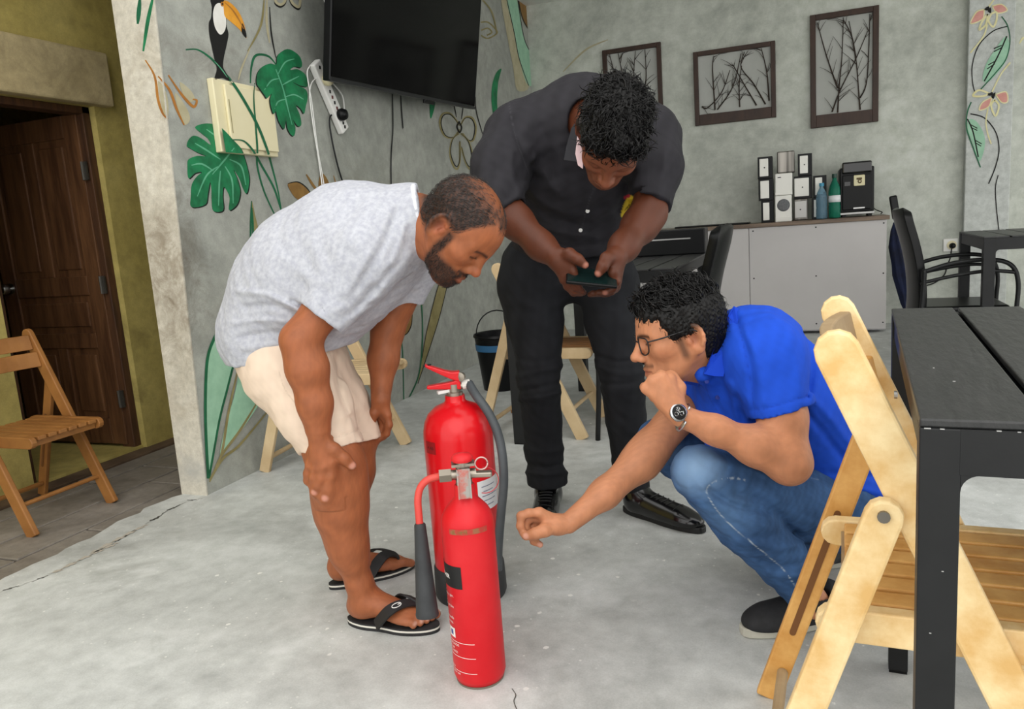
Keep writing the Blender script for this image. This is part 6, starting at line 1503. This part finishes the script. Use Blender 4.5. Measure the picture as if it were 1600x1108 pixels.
# ---------------------------------------------------------------- crouching man in the blue polo shirt
def man3():
    J = P; S = Sdf()
    S.chain([J(1300, 760, 1.95), J(1240, 640, 1.93), J(1180, 565, 1.92)], [.09, .09, .09], .03)
    # near arm
    S.chain([J(1185, 560, 1.86), J(1197, 548, 1.77), J(1222, 650, 1.71), J(1234, 722, 1.69)], [.06, .056, .0495, .0445], .03)
    S.chain([J(1232, 724, 1.69), J(1180, 697, 1.68), J(1118, 672, 1.67), J(1064, 650, 1.662)], [.0435, .0395, .0285, .0245], .03)
    d = 1.655; mc = [J(1046, 592, d + .012), J(1033, 590, d), J(1020, 596, d - .002), J(1010, 607, d + .004)]
    for m_, r in zip(mc, (.0135, .0140, .0135, .0125)): S.rc(J(1053, 638, d + .006), m_, .0185, r, .014)
    S.rc(J(1040, 625, d + .02), J(1045, 610, d + .03), .024, .022, .015)
    for i, m_ in enumerate(mc):
        u_, v_, _ = [float(x) for x in projv(m_[None].astype(np.float32))] if False else projv(m_.astype(np.float32))
        finger(S, [m_, J(u_ + 1 - i * 1.2, v_ - 5 + i * 1.0, d + .040), J(u_ + 12, v_ + 14, d + .056), J(u_ + 20, v_ + 22, d + .040)], .0118 - .0004 * i, .0088)
    finger(S, [J(1058, 628, d + .01), J(1062, 606, d + .022), J(1054, 590, d + .034)], .0150, .0098, .01)
    # far arm reaching out
    S.chain([J(1180, 570, 1.95), J(1122, 578, 2.06), J(1016, 702, 1.955)], [.06, .055, .0445], .03)
    S.chain([J(1016, 702, 1.955), J(1000, 722, 1.945), J(945, 771, 1.90), J(888, 818, 1.86)], [.0440, .0445, .0335, .0245], .03)
    d = 1.85; mc = [J(843, 801, d - .012), J(839, 808, d + .004), J(840, 817, d + .018), J(846, 827, d + .028)]
    for m_, r in zip(mc, (.0130, .0130, .0125, .0118)): S.rc(J(872, 820, d + .006), m_, .0195, r, .014)
    finger(S, [mc[0], J(826, 802, d - .018), J(814, 806, d - .020), J(813, 822, d - .020), J(817, 833, d - .018)], .0112, .0084)
    finger(S, [mc[1], J(824, 812, d), J(820, 824, d), J(828, 832, d)], .0110, .0085); finger(S, [mc[2], J(828, 826, d + .016), J(828, 838, d + .014), J(836, 842, d + .012)], .0106, .0082)
    finger(S, [mc[3], J(836, 838, d + .024), J(834, 846, d + .022), J(844, 851, d + .018)], .0100, .0078)
    finger(S, [J(866, 824, d - .008), J(850, 829, d - .026), J(836, 834, d - .034), J(822, 838, d - .030)], .0170, .0100, .011)
    # hidden legs, visible ankles
    S.chain([J(1295, 785, 1.88), J(1092, 742, 1.75)], [.06, .045], .03); S.chain([J(1092, 742, 1.75), J(1225, 880, 1.79), J(1262, 935, 1.80)], [.045, .040, .034], .03)
    S.chain([J(1285, 770, 2.06), J(1034, 700, 2.07)], [.06, .045], .03); S.chain([J(1034, 700, 2.07), J(1200, 815, 2.08), J(1272, 862, 2.08)], [.045, .04, .033], .03)
    S.rc(J(1300, 760, 1.95), J(1295, 785, 1.88), .08, .06, .03); S.rc(J(1300, 760, 1.95), J(1285, 770, 2.04), .08, .06, .03)
    S.rc(J(1262, 930, 1.80), J(1275, 945, 1.805), .034, .034, .02); S.rc(J(1272, 862, 2.08), J(1285, 870, 2.09), .033, .033, .02)
    # head
    Fh = -.962 * CR + .262 * CD - .02 * CF; Uh = -.262 * CR - .955 * CD - .13 * CF
    M = frame3(Fh, Uh); s = .99; O = J(1086, 525, 1.745) - M @ np.array([-.014, .079, 0]) * s
    head(S, O, M, s, jaw=.98, nose=1.04, cheek=1.05)
    T = lambda x, y, z: O + M @ (np.array([x, y, z]) * s)
    S.chain([J(1165, 565, 1.90), J(1130, 545, 1.865), T(-.034, 0, -.035)], [.075, .060, .055], .03); S.rc(J(1125, 575, 1.87), T(.012, 0, -.07), .048, .038, .03)
    v, q = S.mesh(.0026)
    pt = Paint(v, (182, 124, 90)); pt.noise(.05, .05, 2).noise(.03, .012, 5)
    def beard(x, ay, z):
        side = np.clip((.013 - np.abs(x - .020 - .15 * z)) / .01, 0, 1) * (ay > .045) * np.clip((.02 - z) / .02, 0, 1) * np.clip((z + .06) / .02, 0, 1)
        mus = np.exp(-((z + .052) / .006) ** 2) * (x > .072) * (ay < .030)
        b = np.clip((-.075 - z) / .02, 0, 1) * np.clip((x - .02) / .02, 0, 1) * .35
        return np.clip(np.maximum.reduce([side * .7, mus * .6, b]), 0, 1)
    hq, inh = head_paint(pt, O, M, s, None, (138, 80, 66), (28, 22, 20), beard)
    x, y, z = hq[:, 0], np.abs(hq[:, 1]), hq[:, 2]
    hz_ = np.maximum(np.clip((z - .058) / .012, 0, 1) * np.clip((.075 - x) / .012, 0, 1), np.clip((z - .008) / .018, 0, 1) * np.clip((.036 - x) / .016, 0, 1))
    hz_ = np.maximum(hz_, np.clip((-.030 - x) / .02, 0, 1) * np.clip((z + .055) / .02, 0, 1))
    pt.mix(hz_ * inh * .92, (22, 18, 17))
    for n_ in (J(821, 838, 1.81), J(817, 833, 1.83), J(844, 851, 1.865)): pt.ball(n_, .010, (212, 160, 142), .7)
    body = np_obj('person', v, q, M_SKIN, col=pt.c)
    tag(body, 'crouching person in blue polo shirt, jeans and glasses, chin on fist', 'person')

    # polo shirt
    C = Sdf()
    C.chain([J(1182, 562, 1.92), J(1236, 640, 1.93), J(1288, 722, 1.95), J(1318, 785, 1.96)], [.128, .130, .116, .118], .05, lat=CF, sc=1.15)
    C.chain([J(1150, 590, 1.91), J(1168, 680, 1.91)], [.105, .105], .05, lat=CF, sc=1.15)
    npn = np.array(T(-.034, 0, -.035)) - J(1165, 565, 1.90); npn /= np.linalg.norm(npn); npt = J(1128, 538, 1.865)
    C.rc(J(1180, 560, 1.91), J(1125, 535, 1.86), .112, .072, .04, clip=((npt, npn),))
    ad = J(1234, 722, 1.69) - J(1197, 548, 1.77); ad /= np.linalg.norm(ad); hm = J(1221, 642, 1.71); hn = .29 * CR + .957 * CD + .0 * CF; hn = hn / np.linalg.norm(hn)
    C.chain([J(1180, 545, 1.84), J(1196, 562, 1.775), J(1226, 662, 1.71)], [.100, .089, .0680], .04, clip=((hm, hn),))
    fd = J(1016, 702, 1.955) - J(1122, 578, 2.06); fd /= np.linalg.norm(fd); fh = J(1076, 634, 2.01)
    C.chain([J(1160, 570, 1.97), J(1122, 580, 2.06), J(1064, 648, 2.0)], [.09, .072, .060], .04, clip=((fh, fd),))
    C.rc(J(1208, 590, 1.745), J(1228, 680, 1.70), .0525, .0515, .003, 's', clip=((hm - hn * .010, -hn),)); C.rc(fh - fd * .01, fh + fd * .06, .049, .048, .003, 's')
    C.rc(J(1120, 600, 1.86), J(1098, 585, 1.80), .03, .02, .03)
    C.rc(npt - npn * .03, npt + npn * .08, .058, .062, .004, 's')
    C.posts.append(folds([([(1150, 500), (1170, 560), (1178, 640)], -.007, 6), ([(1165, 520), (1185, 570), (1195, 630)], .005, 8), ([(1258, 520), (1268, 570), (1262, 620)], -.007, 6), ([(1230, 520), (1245, 570), (1250, 610)], .004, 8), ([(1255, 640), (1290, 680), (1320, 720)], -.006, 6), ([(1270, 620), (1310, 670), (1340, 710)], .005, 7), ([(1140, 600), (1150, 650), (1165, 690)], .006, 6), ([(1120, 630), (1140, 670), (1160, 690)], -.005, 5), ([(1085, 600), (1095, 650), (1110, 680)], .004, 5), ([(1200, 485), (1240, 520), (1280, 570)], .003, 12), ([(1182, 640), (1220, 632), (1262, 620)], -.0025, 2.2), ([(1300, 740), (1340, 740), (1380, 750)], -.006, 5), ([(1310, 760), (1350, 765), (1385, 775)], .006, 5)]))
    C.posts.append(wob(.0011, .10, 3)); C.posts.append(wob(.0003, .035, 6))
    v, q = C.mesh(.0042)
    pt = Paint(v, (24, 72, 188)); pt.noise(.03, .03, 3)
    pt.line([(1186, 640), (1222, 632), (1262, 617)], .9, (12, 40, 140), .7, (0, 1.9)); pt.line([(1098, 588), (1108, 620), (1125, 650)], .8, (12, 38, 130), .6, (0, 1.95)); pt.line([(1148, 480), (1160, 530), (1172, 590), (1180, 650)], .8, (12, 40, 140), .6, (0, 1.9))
    M_POLO = mat('polo_blue', '#ffffff', .85, vcol=True, bump=.12, bscale=900, spec=.25)
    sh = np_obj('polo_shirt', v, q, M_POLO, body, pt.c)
    import mathutils
    bvh = mathutils.bvhtree.BVHTree.FromPolygons([tuple(map(float, p)) for p in v], [tuple(map(int, f)) for f in q])
    def hit(px, py, dd=1.8):
        r_ = ray(px, py); h = bvh.ray_cast(V(CAM), V(r_)); return np.array(h[0]) if h[0] else J(px, py, dd)
    for (bx_, by_) in ((1104, 596), (1121, 621)):
        c = hit(bx_, by_); obj('button', MB().lathe([(.001, -.002), (.0055, -.002), (.0055, .002), (.001, .0025)], 12, c - CF * .001, V((0, 0, 1)).rotation_difference(V(-CF)).to_matrix()), mat('button_blue', '#0c2a86', .35), sh, auto=40)
    M_PC = mat('polo_collar', '#163fb4', .85, spec=.2)
    flap('collar', [(1147, 478, 1.82), (1138, 492, 1.80), (1124, 525, 1.772), (1110, 560, 1.768), (1099, 585, 1.775), (1116, 588, 1.765), (1131, 589, 1.765), (1136, 565, 1.768), (1143, 535, 1.772), (1152, 505, 1.79), (1158, 485, 1.82)], M_PC, sh, .005)
    flap('collar', [(1086, 580, 1.86), (1070, 584, 1.90), (1072, 600, 1.90), (1090, 604, 1.86), (1098, 592, 1.83)], M_PC, sh, .005)

    # jeans
    B = Sdf(); hp = J(1255, 922, 1.80); hd = J(1255, 915, 1.80) - J(1185, 840, 1.77); hd /= np.linalg.norm(hd)
    B.chain([J(1092, 737, 1.75), J(1180, 768, 1.80), J(1292, 795, 1.88)], [.062, .080, .098], .03)
    B.chain([J(1093, 742, 1.75), J(1165, 815, 1.765), J(1222, 876, 1.785), J(1266, 932, 1.80)], [.060, .069, .060, .049], .015, clip=((hp, hd),))
    B.chain([J(1032, 690, 2.08), J(1130, 732, 2.07), J(1285, 775, 2.05)], [.064, .076, .095], .03)
    fp = J(1262, 855, 2.075); fd_ = J(1270, 860, 2.08) - J(1190, 805, 2.03); fd_ /= np.linalg.norm(fd_)
    B.chain([J(1034, 696, 2.08), J(1130, 765, 2.08), J(1272, 862, 2.08)], [.060, .064, .046], .02, clip=((fp, fd_),))
    B.rc(J(1300, 775, 1.96), J(1318, 800, 1.97), .115, .105, .05, lat=CF, sc=1.25)
    B.rc(hp - hd * .015, hp + hd * .06, .040, .039, .003, 's')
    B.posts.append(folds([([(1110, 765), (1150, 790), (1200, 800)], -.008, 5), ([(1105, 780), (1150, 810), (1195, 822)], .006, 6), ([(1095, 760), (1120, 785), (1150, 800)], .005, 5), ([(1150, 770), (1200, 790), (1240, 830)], -.007, 7), ([(1180, 850), (1215, 858), (1250, 850)], .005, 6), ([(1190, 875), (1230, 885), (1275, 870)], -.006, 5), ([(1200, 895), (1240, 902), (1290, 890)], .006, 5), ([(1060, 740), (1080, 770), (1110, 800)], .003, 8), ([(1120, 720), (1180, 735), (1250, 755)], .004, 8), ([(1150, 835), (1185, 840), (1220, 835)], -.004, 6)]))
    B.posts.append(wob(.0012, .07, 7)); B.posts.append(wob(.0005, .028, 3))
    v, q = B.mesh(.0040)
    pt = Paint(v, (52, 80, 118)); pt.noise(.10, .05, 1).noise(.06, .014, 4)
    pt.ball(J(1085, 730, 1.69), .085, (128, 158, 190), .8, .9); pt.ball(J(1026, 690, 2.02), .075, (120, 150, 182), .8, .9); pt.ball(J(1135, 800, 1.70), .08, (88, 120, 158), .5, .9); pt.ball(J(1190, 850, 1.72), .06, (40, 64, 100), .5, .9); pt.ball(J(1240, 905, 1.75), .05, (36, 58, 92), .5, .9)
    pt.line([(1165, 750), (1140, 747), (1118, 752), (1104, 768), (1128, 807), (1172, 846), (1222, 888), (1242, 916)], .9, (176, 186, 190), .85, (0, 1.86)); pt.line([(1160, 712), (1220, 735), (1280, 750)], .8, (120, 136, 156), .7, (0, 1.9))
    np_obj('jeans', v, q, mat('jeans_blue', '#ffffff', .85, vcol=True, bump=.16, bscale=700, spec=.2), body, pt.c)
    # slip-on shoes
    M_SL = mat('canvas_black', '#17181a', .75, col2='#202124', scale=60); M_GS = mat('grey_sole', '#a6a498', .65, col2='#b4b2a6', scale=20)
    shoe(onz(1318, 968), onz(1160, 992), J(1272, 935, 1.80), M_SL, M_GS, body, None, zs=.022)
    shoe(onz(1330, 878), onz(1190, 893), J(1285, 862, 2.09), M_SL, M_GS, body, None, zs=.022)
    # hair
    keep = lambda x, y, z: np.maximum.reduce([(-.058 - z), (x - .082 - .1 * (z - .08)), np.minimum(.066 - z + .0 * x, x - .036 - .35 * (z - .02)), np.where(x > -.034, .010 - z, -1.0)])
    hv, hq_ = hair_mesh(None, O, M, s, keep, .0075, .0028, .0018, .018); hv, hq_ = largest(hv, hq_)
    np_obj('hair', hv, hq_, M_HAIR, body)
    flow = lambda p: -M[:, 0] * .45 - M[:, 2] * .75
    locks(hv, hq_, 2600, .016, .0007, .5, body, mat('hair_strands', '#060505', .34, spec=.32), 'hair_strands', M, flow, 7, 4, .22, None, .2)
    topsel = lambda c: ((c - O) @ M[:, 2] / s > .075)
    flow2 = lambda p: M[:, 0] * .5 + M[:, 2] * .5 - .3 * M[:, 1]
    locks(hv, hq_, 1300, .032, .0019, .9, body, MATS['hair_strands'], 'hair_waves', M, flow2, 8, 6, .32, topsel, .2)
    # glasses
    M_GF = mat('glasses_frame', '#141416', .3); gl = T
    for g in (-1, 1):
        rim = [gl(.103 - .35 * max(0, abs(y_) - .03), g * abs(y_), z_) for y_, z_ in [(.010, .010), (.016, .021), (.036, .022), (.056, .019), (.061, .008), (.056, -.012), (.040, -.020), (.020, -.018), (.011, -.006), (.010, .010)]]
        r_ = obj('glasses_rim', MB().tube(cr(rim, 4), .0018, 6), M_GF, body, smooth=True)
        obj('temple_arm', MB().tube(cr([gl(.092, .062 * g, .012), gl(.06, .074 * g, .014), gl(.0, .083 * g, .018), gl(-.020, .086 * g, .010)], 5), .0019, 6), M_GF, r_, smooth=True)
    obj('glasses_bridge', MB().tube(cr([gl(.104, -.010, .010), gl(.110, 0, .013), gl(.104, .010, .010)], 4), .0018, 6), M_GF, body, smooth=True)
    # watch
    wc = J(1060, 645, 1.637); ax = J(1118, 672, 1.67) - J(1064, 650, 1.662); ax /= np.linalg.norm(ax); nz = -CF - ax * (-CF @ ax) - .35 * CD; nz -= ax * (nz @ ax); nz /= np.linalg.norm(nz); ey = np.cross(nz, ax)
    Mx = Matrix((Vector(ax), Vector(ey), Vector(nz))).transposed()
    wt = obj('watch_case', MB().lathe([(.001, -.006), (.018, -.006), (.0195, -.002), (.0195, .003), (.0165, .0055), (.0155, .004), (.001, .004)], 32, wc, Mx), mat('watch_steel', '#b9babc', .22, 1.0), body, auto=35)
    obj('watch_dial', MB().lathe([(.001, .0042), (.0155, .0042), (.0155, .0044), (.001, .0046)], 28, wc, Mx), mat('watch_black', '#15161a', .25), wt)
    for (cx_, cy_) in ((.006, 0), (-.005, .006), (-.005, -.006)):
        obj('subdial', MB().torus(wc + ax * cx_ + ey * cy_ + nz * .0048, .0042, .0006, Mx, 14, 4), MATS['watch_steel'], wt)
    for a_ in (.6, 2.3): obj('watch_hand', MB().bar(wc + nz * .005, wc + nz * .005 + (ax * math.cos(a_) + ey * math.sin(a_)) * .011, .0012, .0006, nz), M_WHITE, wt)
    fc_ = J(1066, 652, 1.6635)
    obj('watch_band', MB().tube([fc_ + (nz * math.cos(a_) + ey * math.sin(a_)) * .0255 for a_ in np.linspace(.5, 2 * math.pi - .5, 26)], .0075, 8, flat=.35), MATS['watch_steel'], wt, smooth=True)
    return body
man3()
